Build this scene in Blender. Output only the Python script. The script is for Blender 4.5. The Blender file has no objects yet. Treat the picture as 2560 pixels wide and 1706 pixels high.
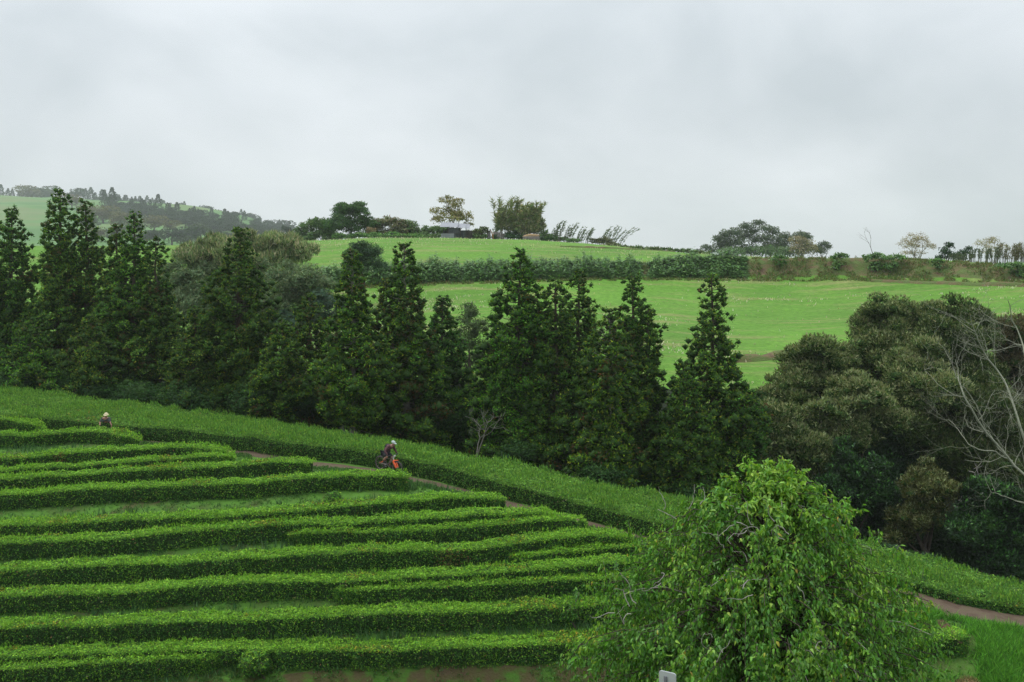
import bpy, math, random
import numpy as np
from mathutils import Vector, Matrix, Quaternion

# ------------------------------------------------------------------ camera, sky, sun
scene = bpy.context.scene
COL = scene.collection
F = 2800.0        # focal length in photo pixels
CX, HY = 1280.0, 660.0   # principal column, eye level row (photo is 2560 x 1706)
cam_data = bpy.data.cameras.new("camera")
cam = bpy.data.objects.new("camera", cam_data)
COL.objects.link(cam)
scene.camera = cam
cam.location = (0, 0, 0)
cam.rotation_euler = (math.radians(90), 0, 0)
cam_data.sensor_width = 36.0
cam_data.lens = 36.0 * F / 2560.0
cam_data.shift_y = -(853.0 - HY) / 2560.0
cam_data.clip_start = 0.3
cam_data.clip_end = 12000

scene.view_settings.view_transform = 'Standard'
scene.view_settings.look = 'None'
scene.view_settings.exposure = 0.12
scene.view_settings.gamma = 1.0
scene.view_settings.use_curve_mapping = False
scene.render.engine = 'CYCLES'
scene.cycles.use_denoising = True
scene.cycles.denoiser = 'OPENIMAGEDENOISE'
scene.cycles.denoising_input_passes = 'RGB_ALBEDO_NORMAL'
scene.cycles.denoising_prefilter = 'NONE'
scene.cycles.max_bounces = 6
scene.cycles.diffuse_bounces = 3
scene.cycles.glossy_bounces = 2
scene.cycles.transmission_bounces = 3
scene.cycles.volume_bounces = 1
scene.cycles.use_adaptive_sampling = True
scene.cycles.adaptive_threshold = 0.01

SUN_ELEV, SUN_AZ = 62.0, -70.0     # azimuth from +Y (the view direction) towards +X
world = bpy.data.worlds.new("World")
scene.world = world
world.use_nodes = True
wt = world.node_tree
wt.nodes.clear()
def wn(t, **k):
    n = wt.nodes.new(t)
    for a, b in k.items(): setattr(n, a, b)
    return n
out = wn('ShaderNodeOutputWorld')
sky = wn('ShaderNodeTexSky', sky_type='NISHITA', sun_disc=False)
sky.sun_elevation = math.radians(SUN_ELEV)
sky.sun_rotation = math.radians(SUN_AZ)
bg1 = wn('ShaderNodeBackground'); bg1.inputs[1].default_value = 0.10
wt.links.new(sky.outputs[0], bg1.inputs[0])
tc = wn('ShaderNodeTexCoord')
sep = wn('ShaderNodeSeparateXYZ'); wt.links.new(tc.outputs['Generated'], sep.inputs[0])
mp = wn('ShaderNodeMapping'); mp.inputs['Scale'].default_value = (1.0, 1.0, 1.7)
mp.inputs['Rotation'].default_value = (0.15, 0.45, 0.6)
wt.links.new(tc.outputs['Generated'], mp.inputs[0])
nz = wn('ShaderNodeTexNoise'); nz.inputs['Scale'].default_value = 3.3; nz.inputs['Detail'].default_value = 5.0
nz.inputs['Roughness'].default_value = 0.45; nz.inputs['Distortion'].default_value = 0.3
wt.links.new(mp.outputs[0], nz.inputs[0])
cr = wn('ShaderNodeValToRGB')
cr.color_ramp.elements[0].position = 0.36; cr.color_ramp.elements[0].color = (0.480, 0.526, 0.558, 1)
cr.color_ramp.elements[1].position = 0.66; cr.color_ramp.elements[1].color = (0.728, 0.762, 0.796, 1)
wt.links.new(nz.outputs[0], cr.inputs[0])
# an overcast sky brightens towards the zenith
ma = wn('ShaderNodeMath', operation='MAXIMUM'); wt.links.new(sep.outputs['Z'], ma.inputs[0]); ma.inputs[1].default_value = 0.0
mb = wn('ShaderNodeMath', operation='MULTIPLY_ADD'); wt.links.new(ma.outputs[0], mb.inputs[0]); mb.inputs[1].default_value = 1.75; mb.inputs[2].default_value = 0.90
bg2 = wn('ShaderNodeBackground')
wt.links.new(cr.outputs[0], bg2.inputs[0]); wt.links.new(mb.outputs[0], bg2.inputs[1])
mx = wn('ShaderNodeMixShader'); mx.inputs[0].default_value = 0.95
wt.links.new(bg1.outputs[0], mx.inputs[1]); wt.links.new(bg2.outputs[0], mx.inputs[2])
wt.links.new(mx.outputs[0], out.inputs[0])
try:
    world.cycles.sampling_method = 'AUTOMATIC'
except Exception:
    pass
sd = bpy.data.lights.new("sun", 'SUN'); sd.energy = 1.5; sd.angle = math.radians(18); sd.color = (1.0, 0.97, 0.92)
sun = bpy.data.objects.new("sun", sd); COL.objects.link(sun)
_e, _a = math.radians(SUN_ELEV), math.radians(SUN_AZ)
_sdir = Vector((math.sin(_a)*math.cos(_e), math.cos(_a)*math.cos(_e), math.sin(_e)))
sun.rotation_euler = _sdir.to_track_quat('Z', 'Y').to_euler()
sun.location = _sdir * 60

# ------------------------------------------------------------------ helpers
rng = np.random.default_rng(7)
def RS(seed): return np.random.default_rng(seed)
def at(px, py, D):
    return np.array([(px-CX)/F*D, D, (HY-py)/F*D])
def tag(o, label=None, cat=None, group=None, kind=None):
    if label: o['label'] = label
    if cat: o['category'] = cat
    if group: o['group'] = group
    if kind: o['kind'] = kind
    return o
def empty(name, loc=(0, 0, 0), rz=0.0):
    o = bpy.data.objects.new(name, None); COL.objects.link(o)
    o.location = tuple(float(v) for v in loc); o.rotation_euler = (0, 0, rz); o.empty_display_size = 0.3
    return o
def _fix(v): return np.ascontiguousarray(v, dtype=np.float32).ravel()
def mesh_np(name, V, faces, k, col=None, smooth=False, mats=None):
    """faces: (m,k) int array; col: (m,3) per-face colour"""
    me = bpy.data.meshes.new(name)
    m = len(faces)
    me.vertices.add(len(V)); me.vertices.foreach_set('co', _fix(V))
    me.loops.add(m*k); me.loops.foreach_set('vertex_index', np.ascontiguousarray(faces, dtype=np.int32).ravel())
    me.polygons.add(m)
    me.polygons.foreach_set('loop_start', np.arange(0, m*k, k, dtype=np.int32))
    if smooth: me.polygons.foreach_set('use_smooth', np.ones(m, dtype=bool))
    me.update(calc_edges=True)
    if col is not None:
        at_ = me.attributes.new('tint', 'FLOAT_COLOR', 'FACE')
        c4 = np.ones((m, 4), dtype=np.float32); c4[:, :3] = col
        at_.data.foreach_set('color', c4.ravel())
    if mats: me.materials.append(mats)
    return me
def link(name, me, parent=None, loc=None):
    o = bpy.data.objects.new(name, me); COL.objects.link(o)
    if parent is not None: o.parent = parent
    if loc is not None: o.location = tuple(float(v) for v in loc)
    return o
def unit(v): return v/np.maximum(np.linalg.norm(v, axis=-1, keepdims=True), 1e-9)
def rdir(r, n): return unit(r.normal(size=(n, 3)))

# value noise
def _h(ix, iy, iz, s):
    n = (ix*374761393 + iy*668265263 + iz*2147483647 + s*1274126177) & 0xFFFFFFFF
    n = ((n ^ (n >> 13))*1274126177) & 0xFFFFFFFF
    n = n ^ (n >> 16)
    return (n & 0xFFFF)/65535.0
def vnoise(x, y, z=None, s=0):
    x = np.asarray(x, float); y = np.asarray(y, float)
    z = np.zeros_like(x) if z is None else np.asarray(z, float)
    ix, iy, iz = np.floor(x).astype(np.int64), np.floor(y).astype(np.int64), np.floor(z).astype(np.int64)
    fx, fy, fz = x-ix, y-iy, z-iz
    fx, fy, fz = fx*fx*(3-2*fx), fy*fy*(3-2*fy), fz*fz*(3-2*fz)
    def L(a, b, t): return a+(b-a)*t
    r = L(L(L(_h(ix, iy, iz, s), _h(ix+1, iy, iz, s), fx), L(_h(ix, iy+1, iz, s), _h(ix+1, iy+1, iz, s), fx), fy),
          L(L(_h(ix, iy, iz+1, s), _h(ix+1, iy, iz+1, s), fx), L(_h(ix, iy+1, iz+1, s), _h(ix+1, iy+1, iz+1, s), fx), fy), fz)
    return r*2-1

# ------------------------------------------------------------------ materials
def new_mat(name):
    m = bpy.data.materials.new(name); m.use_nodes = True
    nt = m.node_tree; nt.nodes.clear()
    o = nt.nodes.new('ShaderNodeOutputMaterial')
    return m, nt, o
def leaf_mat(name, trans=0.28, rough=0.5, spec=0.3, tcol=(1.25, 1.2, 0.6)):
    m, nt, o = new_mat(name)
    N = nt.nodes.new
    a = N('ShaderNodeAttribute'); a.attribute_name = 'tint'
    p = N('ShaderNodeBsdfPrincipled'); p.inputs['Roughness'].default_value = rough
    p.inputs['Specular IOR Level'].default_value = spec
    nt.links.new(a.outputs['Color'], p.inputs['Base Color'])
    t = N('ShaderNodeBsdfTranslucent')
    mu = N('ShaderNodeMix'); mu.data_type = 'RGBA'; mu.blend_type = 'MULTIPLY'; mu.inputs[0].default_value = 1.0
    nt.links.new(a.outputs['Color'], mu.inputs[6]); mu.inputs[7].default_value = (*tcol, 1)
    nt.links.new(mu.outputs[2], t.inputs['Color'])
    mi = N('ShaderNodeMixShader'); mi.inputs[0].default_value = trans
    nt.links.new(p.outputs[0], mi.inputs[1]); nt.links.new(t.outputs[0], mi.inputs[2])
    nt.links.new(mi.outputs[0], o.inputs['Surface'])
    return m
def noise_mat(name, stops, scale=3.0, detail=6.0, rough=0.9, spec=0.15, bump=0.0, bscale=None, stretch=(1, 1, 1), rough_n=0.6, coord='Object', metal=0.0):
    m, nt, o = new_mat(name)
    N = nt.nodes.new
    tcn = N('ShaderNodeTexCoord'); mpn = N('ShaderNodeMapping'); mpn.inputs['Scale'].default_value = stretch
    nt.links.new(tcn.outputs[coord], mpn.inputs[0])
    n1 = N('ShaderNodeTexNoise'); n1.inputs['Scale'].default_value = scale; n1.inputs['Detail'].default_value = detail
    n1.inputs['Roughness'].default_value = rough_n
    nt.links.new(mpn.outputs[0], n1.inputs[0])
    r = N('ShaderNodeValToRGB')
    while len(r.color_ramp.elements) < len(stops): r.color_ramp.elements.new(0.5)
    for e, (pz, c) in zip(r.color_ramp.elements, stops):
        e.position = pz; e.color = (*c, 1)
    nt.links.new(n1.outputs[0], r.inputs[0])
    p = N('ShaderNodeBsdfPrincipled'); p.inputs['Roughness'].default_value = rough
    p.inputs['Specular IOR Level'].default_value = spec; p.inputs['Metallic'].default_value = metal
    nt.links.new(r.outputs[0], p.inputs['Base Color'])
    if bump > 0:
        n2 = N('ShaderNodeTexNoise'); n2.inputs['Scale'].default_value = bscale or scale*4; n2.inputs['Detail'].default_value = 4
        nt.links.new(mpn.outputs[0], n2.inputs[0])
        b = N('ShaderNodeBump'); b.inputs['Strength'].default_value = 0.8; b.inputs['Distance'].default_value = bump
        nt.links.new(n2.outputs[0], b.inputs['Height']); nt.links.new(b.outputs[0], p.inputs['Normal'])
    nt.links.new(p.outputs[0], o.inputs['Surface'])
    return m
def flat(name, c, rough=0.6, metal=0.0, spec=0.4):
    """paint or cloth of one hue with slight mottling"""
    c = np.array(c)
    return noise_mat(name, [(0.3, tuple(c*0.85)), (0.7, tuple(np.minimum(c*1.12, 1)))], scale=9, detail=3, rough=rough, spec=spec, metal=metal)

M = {}
M['leaf'] = leaf_mat('leaf', 0.25, 0.65, 0.10)
M['needle'] = leaf_mat('needle', 0.14, 0.8, 0.05, tcol=(1.1, 1.1, 0.7))
M['gloss_leaf'] = leaf_mat('gloss_leaf', 0.30, 0.42, 0.34)
M['dry'] = leaf_mat('dry_straw', 0.2, 0.8, 0.1, tcol=(1, 1, 1))
M['bark'] = noise_mat('bark', [(0.3, (0.035, 0.028, 0.02)), (0.7, (0.10, 0.085, 0.065))], scale=6, stretch=(3, 3, 0.6), bump=0.02)
M['bark_pale'] = noise_mat('bark_pale', [(0.3, (0.10, 0.095, 0.08)), (0.7, (0.26, 0.25, 0.21))], scale=7, stretch=(3, 3, 0.6), bump=0.02)
M['bark_grey'] = noise_mat('bark_grey', [(0.3, (0.16, 0.15, 0.13)), (0.7, (0.36, 0.34, 0.30))], scale=9, stretch=(2, 2, 0.6), bump=0.01)
M['inner_shade'] = noise_mat('inner_shade', [(0.3, (0.016, 0.042, 0.008)), (0.7, (0.030, 0.070, 0.012))], scale=3, bump=0.05)  # dark green that paints the shaded interior of crowns onto solid cores
M['inner_light'] = noise_mat('inner_light', [(0.3, (0.045, 0.075, 0.028)), (0.7, (0.085, 0.13, 0.042))], scale=3, bump=0.05)  # paler painted interior shade for the cores of light-coloured crowns
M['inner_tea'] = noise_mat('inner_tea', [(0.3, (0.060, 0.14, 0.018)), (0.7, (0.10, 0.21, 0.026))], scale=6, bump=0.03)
M['twig'] = noise_mat('twig', [(0.3, (0.012, 0.024, 0.008)), (0.6, (0.026, 0.055, 0.014)), (0.75, (0.04, 0.04, 0.02))], scale=9, bump=0.05)

# ------------------------------------------------------------------ terrain: one height function made of valley profiles
def zp(py, D): return (HY-py)/F*D
def col_knots(px, shelf, pf, rg, val, low, bank0, bank1, crest, dip, foot, ridge):
    """every argument (D, z)"""
    k = [(2, -1.7), (8, -4.6), (16, -8.6), (22, -9.6), (35, -18.2), (shelf[0]-1.6, shelf[1]-2.1), shelf, pf,
         (pf[0]+(1.15 if px < 2100 else 1.9), pf[1]+0.03), rg, (rg[0]+5, rg[1]-2.0), val, low, bank0, bank1, crest, dip, foot, ridge,
         (ridge[0]*1.25, ridge[1]*0.75-15), (2990, -30)]
    return px, k
def P_(py, D, dz=0.0): return (D, zp(py, D)+dz)
COLS = [
 col_knots(-1300, P_(1730, 46), (74, -8.8), (88, -8.2), (100, -13), (120, -9), (190, -2.0), (191, -1.9), (240, 3.0), (300, 0), (800, 14), (2000, 150)),
 col_knots(-500, P_(1735, 45), (71, -9.2), (82, -9.0), (94, -13), (115, -9), (190, -2.0), (191, -1.9), P_(612, 235), (290, 0), (800, 13), P_(480, 2070)),
 col_knots(0,    P_(1730, 44.6), P_(1075, 68), P_(978, 77, -.9), (92, -13.4), (112, -10), (185, -1.5), (186, -1.4), P_(614, 228), (290, 0.5), P_(622, 800), P_(500, 1980)),
 col_knots(330,  P_(1712, 44.7), P_(1108, 64.8), P_(1013, 73.5, -.9), (90, -13.8), (110, -10.5), (178, -1.8), (179, -1.7), P_(616, 230), (290, 0.5), P_(624, 800), P_(512, 1980)),
 col_knots(640,  P_(1690, 44.8), P_(1142, 61.2), P_(1060, 69.5, -.9), (86, -14.5), (108, -11), (168, -2.0), (170, -1.0), P_(606, 232), (290, 0), P_(640, 800), P_(556, 1890)),
 col_knots(800,  P_(1676, 44.8), P_(1168, 59.4), P_(1086, 67.3, -.9), (85, -15), (106, -11), P_(712, 158), P_(682, 161), P_(603, 233), (290, 0), (800, -8), (1890, -24)),
 col_knots(960,  P_(1668, 44.8), P_(1190, 57.8), P_(1112, 65.5, -.9), (84, -15.5), (105, -11), P_(706, 158), P_(676, 161), P_(597, 234), (290, 0), (800, -10), (1890, -30)),
 col_knots(1280, P_(1665, 44.8), P_(1268, 54.8), P_(1171, 62, -.85), (82, -17), P_(960, 101), P_(694, 160), P_(668, 163), P_(601, 235), (290, 0), (800, -10), (1890, -30)),
 col_knots(1500, P_(1664, 44.8), P_(1328, 52.8), P_(1222, 59.8, -.85), (80, -18), P_(960, 100), P_(690, 162), P_(664, 165), P_(614, 230), (290, 0), (800, -10), (1890, -30)),
 col_knots(1640, P_(1664, 44.7), P_(1366, 51.5), P_(1248, 58.5, -.8), (80, -18.5), P_(965, 99), P_(689, 164), P_(658, 167), P_(628, 225), (290, 0), (800, -10), (1890, -30)),
 col_knots(1800, P_(1672, 44.0), P_(1402, 50.0), P_(1280, 56.6, -.7), (79, -19), P_(1015, 94), P_(688, 165), P_(648, 168), P_(640, 215), (290, 0), (800, -10), (1890, -30)),
 col_knots(2000, P_(1680, 43.4), P_(1452, 48.5), P_(1325, 54.5, -.6), (78, -20), P_(1015, 94), P_(689, 165), P_(646, 168), P_(648, 210), (290, 0), (800, -10), (1890, -30)),
 col_knots(2200, P_(1690, 42.8), P_(1500, 47.0), P_(1378, 52.5, -.5), (78, -21), P_(972, 97), P_(690, 162), P_(646, 165), P_(650, 205), (290, 0), (800, -10), (1890, -30)),
 col_knots(2400, P_(1700, 42.2), P_(1546, 45.5), P_(1432, 51.5, -.45), (78, -22), P_(975, 97), P_(695, 157), P_(655, 160), P_(658, 200), (290, -1), (800, -10), (1890, -30)),
 col_knots(2560, P_(1706, 41.8), P_(1572, 45.0), P_(1480, 51, -.4), (78, -23), P_(980, 97), P_(702, 152), P_(668, 155), P_(668, 195), (290, -1), (800, -10), (1890, -30)),
 col_knots(3100, P_(1740, 41.5), P_(1640, 44.5), P_(1600, 50, -.4), (78, -24), P_(1000, 97), P_(720, 150), P_(690, 153), P_(690, 190), (290, -3), (800, -12), (1890, -34)),
 col_knots(3900, P_(1780, 41.5), P_(1690, 44.5), P_(1660, 50, -.4), (78, -24), P_(1000, 97), P_(740, 150), P_(715, 153), P_(710, 190), (290, -5), (800, -13), (1890, -38)),
]
K = len(COLS[0][1])
_cp = np.array([c[0] for c in COLS], float)
_cd = np.array([[k[0] for k in c[1]] for c in COLS], float)
_cz = np.array([[k[1] for k in c[1]] for c in COLS], float)
def _pchip_slopes(x, y):
    """x,y (...,K) -> slopes"""
    h = np.diff(x, axis=-1); d = np.diff(y, axis=-1)/h
    m = np.zeros_like(y)
    w1 = 2*h[..., 1:]+h[..., :-1]; w2 = h[..., 1:]+2*h[..., :-1]
    same = d[..., 1:]*d[..., :-1] > 0
    with np.errstate(divide='ignore', invalid='ignore'):
        mm = (w1+w2)/(w1/d[..., :-1]+w2/d[..., 1:])
    m[..., 1:-1] = np.where(same, mm, 0)
    m[..., 0] = d[..., 0]; m[..., -1] = d[..., -1]
    return m
_pxg = np.arange(-1300, 3901, 20.0)
def _cols_dense(Y):
    o = np.zeros((len(_pxg), K))
    m = _pchip_slopes(np.tile(_cp, (K, 1)), Y.T)
    i = np.clip(np.searchsorted(_cp, _pxg, side='right')-1, 0, len(_cp)-2)
    h = _cp[i+1]-_cp[i]; t = (_pxg-_cp[i])/h
    for k in range(K):
        y0, y1 = Y[i, k], Y[i+1, k]; m0, m1 = m[k, i], m[k, i+1]
        o[:, k] = (2*t**3-3*t**2+1)*y0+(t**3-2*t**2+t)*h*m0+(-2*t**3+3*t**2)*y1+(t**3-t**2)*h*m1
    return o
GD, GZ = _cols_dense(_cd), _cols_dense(_cz)
def knots(px):
    px = np.clip(np.asarray(px, float), -1300, 3899)
    f = (px+1300)/20.0; i = np.floor(f).astype(int); t = (f-i)[..., None]
    j = np.minimum(i+1, len(_pxg)-1)
    return GD[i]*(1-t)+GD[j]*t, GZ[i]*(1-t)+GZ[j]*t
def gz_pd(px, D):
    px = np.atleast_1d(np.asarray(px, float)); D = np.atleast_1d(np.asarray(D, float))
    px, D = np.broadcast_arrays(px, D)
    out_ = np.zeros(px.shape)
    fp, fd = px.ravel(), D.ravel(); fo = out_.ravel()
    for s in range(0, len(fp), 60000):
        p, d = fp[s:s+60000], fd[s:s+60000]
        kd, kz = knots(p); m = _pchip_slopes(kd, kz)
        i = np.clip((kd <= d[:, None]).sum(1)-1, 0, K-2); r = np.arange(len(p))
        x0, x1 = kd[r, i], kd[r, i+1]; h = x1-x0; t = np.clip((d-x0)/h, 0, 1)
        fo[s:s+60000] = (2*t**3-3*t**2+1)*kz[r, i]+(t**3-2*t**2+t)*h*m[r, i]+(-2*t**3+3*t**2)*kz[r, i+1]+(t**3-t**2)*h*m[r, i+1]
    out_ = fo.reshape(px.shape)
    x = (px-CX)/F*D
    a = np.clip((D-36)/6, 0, 1)*np.clip((300-D)/100, 0, 1)
    out_ = out_+a*(0.10*vnoise(x*.35, D*.35, s=3)+0.04*vnoise(x*1.3, D*1.3, s=4))
    b = 1.5*np.clip((D-290)/200, 0, 1)*np.clip((2800-D)/800, 0, 1)
    return out_+b*(2.0*vnoise(x*.012, D*.012, s=5)+1.0*vnoise(x*.035, D*.035, s=6))
def gz(x, y):
    x = np.asarray(x, float); y = np.asarray(y, float)
    return gz_pd(CX+F*x/np.maximum(y, .5), y)
def gz1(x, y): return float(gz([x], [y])[0])
def hit(px, py, h=0.0, d0=43.0, d1=82.0, back=False):
    """ground point (raised by h) that shows at pixel (px,py)"""
    D = np.linspace(d0, d1, 900)
    f = gz_pd(np.full(900, px), D)+h-zp(py, D)     # above the sight line when > 0
    s = np.where((f[:-1] <= 0) != (f[1:] <= 0))[0]
    if len(s) == 0: i = int(np.argmin(np.abs(f))); d = D[i]
    else:
        i = s[-1] if back else s[0]; d = D[i]+(D[i+1]-D[i])*f[i]/(f[i]-f[i+1])
    return np.array([(px-CX)/F*d, d, zp(py, d)-h])

gm_tea = noise_mat('tea_ground', [(0.34, (0.085, 0.060, 0.035)), (0.47, (0.075, 0.070, 0.026)), (0.58, (0.055, 0.13, 0.018)), (0.8, (0.08, 0.17, 0.025))], scale=0.9, detail=8, bump=0.06, bscale=9)
gm_verge = gm_tea
gm_tea = noise_mat('tea_ground_green', [(0.28, (0.08, 0.065, 0.03)), (0.40, (0.06, 0.10, 0.022)), (0.58, (0.07, 0.17, 0.022)), (0.8, (0.09, 0.20, 0.03))], scale=0.9, detail=8, bump=0.06, bscale=9)
gm_path = noise_mat('path_soil', [(0.3, (0.070, 0.045, 0.031)), (0.55, (0.108, 0.080, 0.055)), (0.68, (0.10, 0.085, 0.045)), (0.8, (0.06, 0.10, 0.03))], scale=1.6, detail=8, bump=0.04, bscale=12)
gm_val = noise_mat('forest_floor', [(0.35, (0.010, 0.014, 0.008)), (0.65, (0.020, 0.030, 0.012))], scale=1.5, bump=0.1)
def field_mat(name, stretch=(1, 1, 1)):
    m, nt, o = new_mat(name); N = nt.nodes.new; Lk = nt.links.new
    tcn = N('ShaderNodeTexCoord')
    def noise(sc, det, st, rg=.6):
        mpn = N('ShaderNodeMapping'); mpn.inputs['Scale'].default_value = st; mpn.inputs['Rotation'].default_value = (0, 0, 0.12)
        Lk(tcn.outputs['Object'], mpn.inputs[0])
        n = N('ShaderNodeTexNoise'); n.inputs['Scale'].default_value = sc; n.inputs['Detail'].default_value = det; n.inputs['Roughness'].default_value = rg
        Lk(mpn.outputs[0], n.inputs[0]); return n
    big = noise(0.045, 4, (1, 1, 1)); fine = noise(1.6, 8, (1, 1, 1), .7); streak = noise(0.22, 6, (0.35, 2.2, 1), .65)
    r = N('ShaderNodeValToRGB')
    for e, c in zip(r.color_ramp.elements, [(0.092, 0.205, 0.028), (0.124, 0.268, 0.036)]): e.color = (*c, 1)
    r.color_ramp.elements[0].position = .35; r.color_ramp.elements[1].position = .65
    Lk(big.outputs[0], r.inputs[0])
    r2 = N('ShaderNodeValToRGB'); r2.color_ramp.elements[0].position = .50; r2.color_ramp.elements[1].position = .68
    r2.color_ramp.elements[0].color = (0, 0, 0, 1); r2.color_ramp.elements[1].color = (.75, .75, .75, 1)
    Lk(streak.outputs[0], r2.inputs[0])
    mxx = N('ShaderNodeMix'); mxx.data_type = 'RGBA'; Lk(r2.outputs[0], mxx.inputs[0]); Lk(r.outputs[0], mxx.inputs[6]); mxx.inputs[7].default_value = (.25, .24, .10, 1)
    r3 = N('ShaderNodeValToRGB'); r3.color_ramp.elements[0].position = .3; r3.color_ramp.elements[1].position = .75
    r3.color_ramp.elements[0].color = (.60, .62, .60, 1); r3.color_ramp.elements[1].color = (1.2, 1.2, 1.15, 1)
    Lk(fine.outputs[0], r3.inputs[0])
    m2 = N('ShaderNodeMix'); m2.data_type = 'RGBA'; m2.blend_type = 'MULTIPLY'; m2.inputs[0].default_value = 1; Lk(mxx.outputs[2], m2.inputs[6]); Lk(r3.outputs[0], m2.inputs[7])
    p = N('ShaderNodeBsdfPrincipled'); p.inputs['Roughness'].default_value = .9; p.inputs['Specular IOR Level'].default_value = .1
    Lk(m2.outputs[2], p.inputs['Base Color'])
    b = N('ShaderNodeBump'); b.inputs['Distance'].default_value = .12; b.inputs['Strength'].default_value = .6
    Lk(fine.outputs[0], b.inputs['Height']); Lk(b.outputs[0], p.inputs['Normal'])
    Lk(p.outputs[0], o.inputs['Surface']); return m
gm_field = field_mat('field_grass')
gm_bank = noise_mat('bank_soil', [(0.33, (0.10, 0.066, 0.040)), (0.43, (0.14, 0.115, 0.055)), (0.52, (0.09, 0.12, 0.036)), (0.75, (0.11, 0.17, 0.045))], scale=0.6, detail=9, bump=0.15, bscale=5, stretch=(1, 1, 2))
gm_far = noise_mat('far_pasture', [(0.38, (0.065, 0.15, 0.040)), (0.5, (0.08, 0.18, 0.045)), (0.62, (0.12, 0.17, 0.06))], scale=0.010, detail=5, bump=0.0)
# bands between knots: (name, first knot, last knot, subdivisions per knot interval, material)
BANDS = [("road_verge_ground", 0, 6, [2, 3, 3, 6, 6, 6], gm_verge), ("tea_garden_ground", 6, 7, [40], gm_tea),
         ("dirt_path", 7, 8, [5], gm_path), ("hillside_ground", 8, 9, [14], gm_tea),
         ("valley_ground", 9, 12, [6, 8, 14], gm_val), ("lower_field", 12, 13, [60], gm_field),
         ("earth_bank", 13, 14, [12], gm_bank), ("upper_field", 14, 15, [40], gm_field),
         ("plateau_ground", 15, 17, [8, 14], gm_field), ("far_hill", 17, 19, [60, 8], gm_far), ("horizon_ground", 19, 20, [6], gm_far)]
for nm, k0, k1, subs, mat in BANDS:
    rows = []
    for k, n in zip(range(k0, k1), subs):
        for t in np.arange(n)/n: rows.append(GD[:, k]*(1-t)+GD[:, k+1]*t)
    rows.append(GD[:, k1])
    DD = np.array(rows); PP = np.tile(_pxg, (len(rows), 1))
    ZZ = gz_pd(PP, DD); XX = (PP-CX)/F*DD
    if nm == 'earth_bank':
        inner = np.sin(np.linspace(0, math.pi, len(rows)))[:, None]
        ZZ = ZZ+inner*(0.35*vnoise(XX*.8, DD*.8, s=9)+0.2*vnoise(XX*2.2, DD*2.2, s=10))
    V = np.stack([XX, DD, ZZ], -1).reshape(-1, 3)
    nr, nc = DD.shape
    i, j = np.meshgrid(np.arange(nr-1), np.arange(nc-1), indexing='ij')
    a = (i*nc+j).ravel(); Fc = np.stack([a, a+1, a+nc+1, a+nc], 1)
    me = mesh_np(nm, V, Fc, 4, smooth=True, mats=mat)
    o = link(nm, me); tag(o, kind='structure')
# ------------------------------------------------------------------ foliage generators
def mixc(r, n, cols, w=None, jit=0.18):
    """per-leaf albedo: pick among cols, vary brightness"""
    cols = np.array(cols, float)
    w = np.ones(len(cols)) if w is None else np.array(w, float)
    c = cols[r.choice(len(cols), n, p=w/w.sum())]
    return c*(1+jit*r.normal(size=(n, 1)).clip(-2, 2))*(1+0.06*r.normal(size=(n, 3)))
class Leaves:
    """collects leaf triangles / folded leaves and links them as ONE mesh"""
    def __init__(s): s.V, s.C = [], []
    def tris(s, P, N, L, W, C, axis=None):
        """P centre-base (n,3); N leaf normal; optional preferred long axis"""
        n = len(P); r = s.r
        A = r.normal(size=(n, 3)) if axis is None else axis
        A = unit(A-N*(A*N).sum(1, keepdims=True)); B = np.cross(N, A)
        L = np.broadcast_to(L, (n,))[:, None]; W = np.broadcast_to(W, (n,))[:, None]
        s.V.append(np.stack([P-B*W*.5, P+B*W*.5, P+A*L], 1)); s.C.append(np.clip(C, .002, .9))
    r = RS(99)
    def build(s, name, mat, parent=None, loc=None, kind='stuff', offset=(0, 0, 0)):
        V = np.concatenate(s.V).reshape(-1, 3)-np.array(offset); C = np.concatenate(s.C)
        o = link(name, mesh_np(name, V, np.arange(len(V)).reshape(-1, 3), 3, col=C, mats=mat), parent, loc)
        if kind: o['kind'] = kind
        return o
def tube(pts, rad, n=6, cap=True):
    """V,F(quads) of a tapering tube along pts"""
    pts = np.asarray(pts, float); rad = np.broadcast_to(np.asarray(rad, float), (len(pts),))
    T = np.gradient(pts, axis=0); T = unit(T)
    ref = np.array([0.31, 0.17, 0.94]); 
    A = unit(np.cross(T, ref)); B = np.cross(T, A)
    th = np.arange(n)*2*math.pi/n
    V = (pts[:, None]+rad[:, None, None]*(A[:, None]*np.cos(th)[None, :, None]+B[:, None]*np.sin(th)[None, :, None])).reshape(-1, 3)
    m = len(pts); i, j = np.meshgrid(np.arange(m-1), np.arange(n), indexing='ij')
    a = (i*n+j).ravel(); b = (i*n+(j+1) % n).ravel()
    return V, np.stack([a, b, b+n, a+n], 1)
class Tubes:
    def __init__(s): s.V, s.F, s.n = [], [], 0
    def add(s, pts, rad, n=6):
        V, Fq = tube(pts, rad, n); s.V.append(V); s.F.append(Fq+s.n); s.n += len(V)
    def build(s, name, mat, parent=None, offset=(0, 0, 0)):
        return link(name, mesh_np(name, np.concatenate(s.V)-np.array(offset), np.concatenate(s.F), 4, smooth=True, mats=mat), parent)

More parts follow.
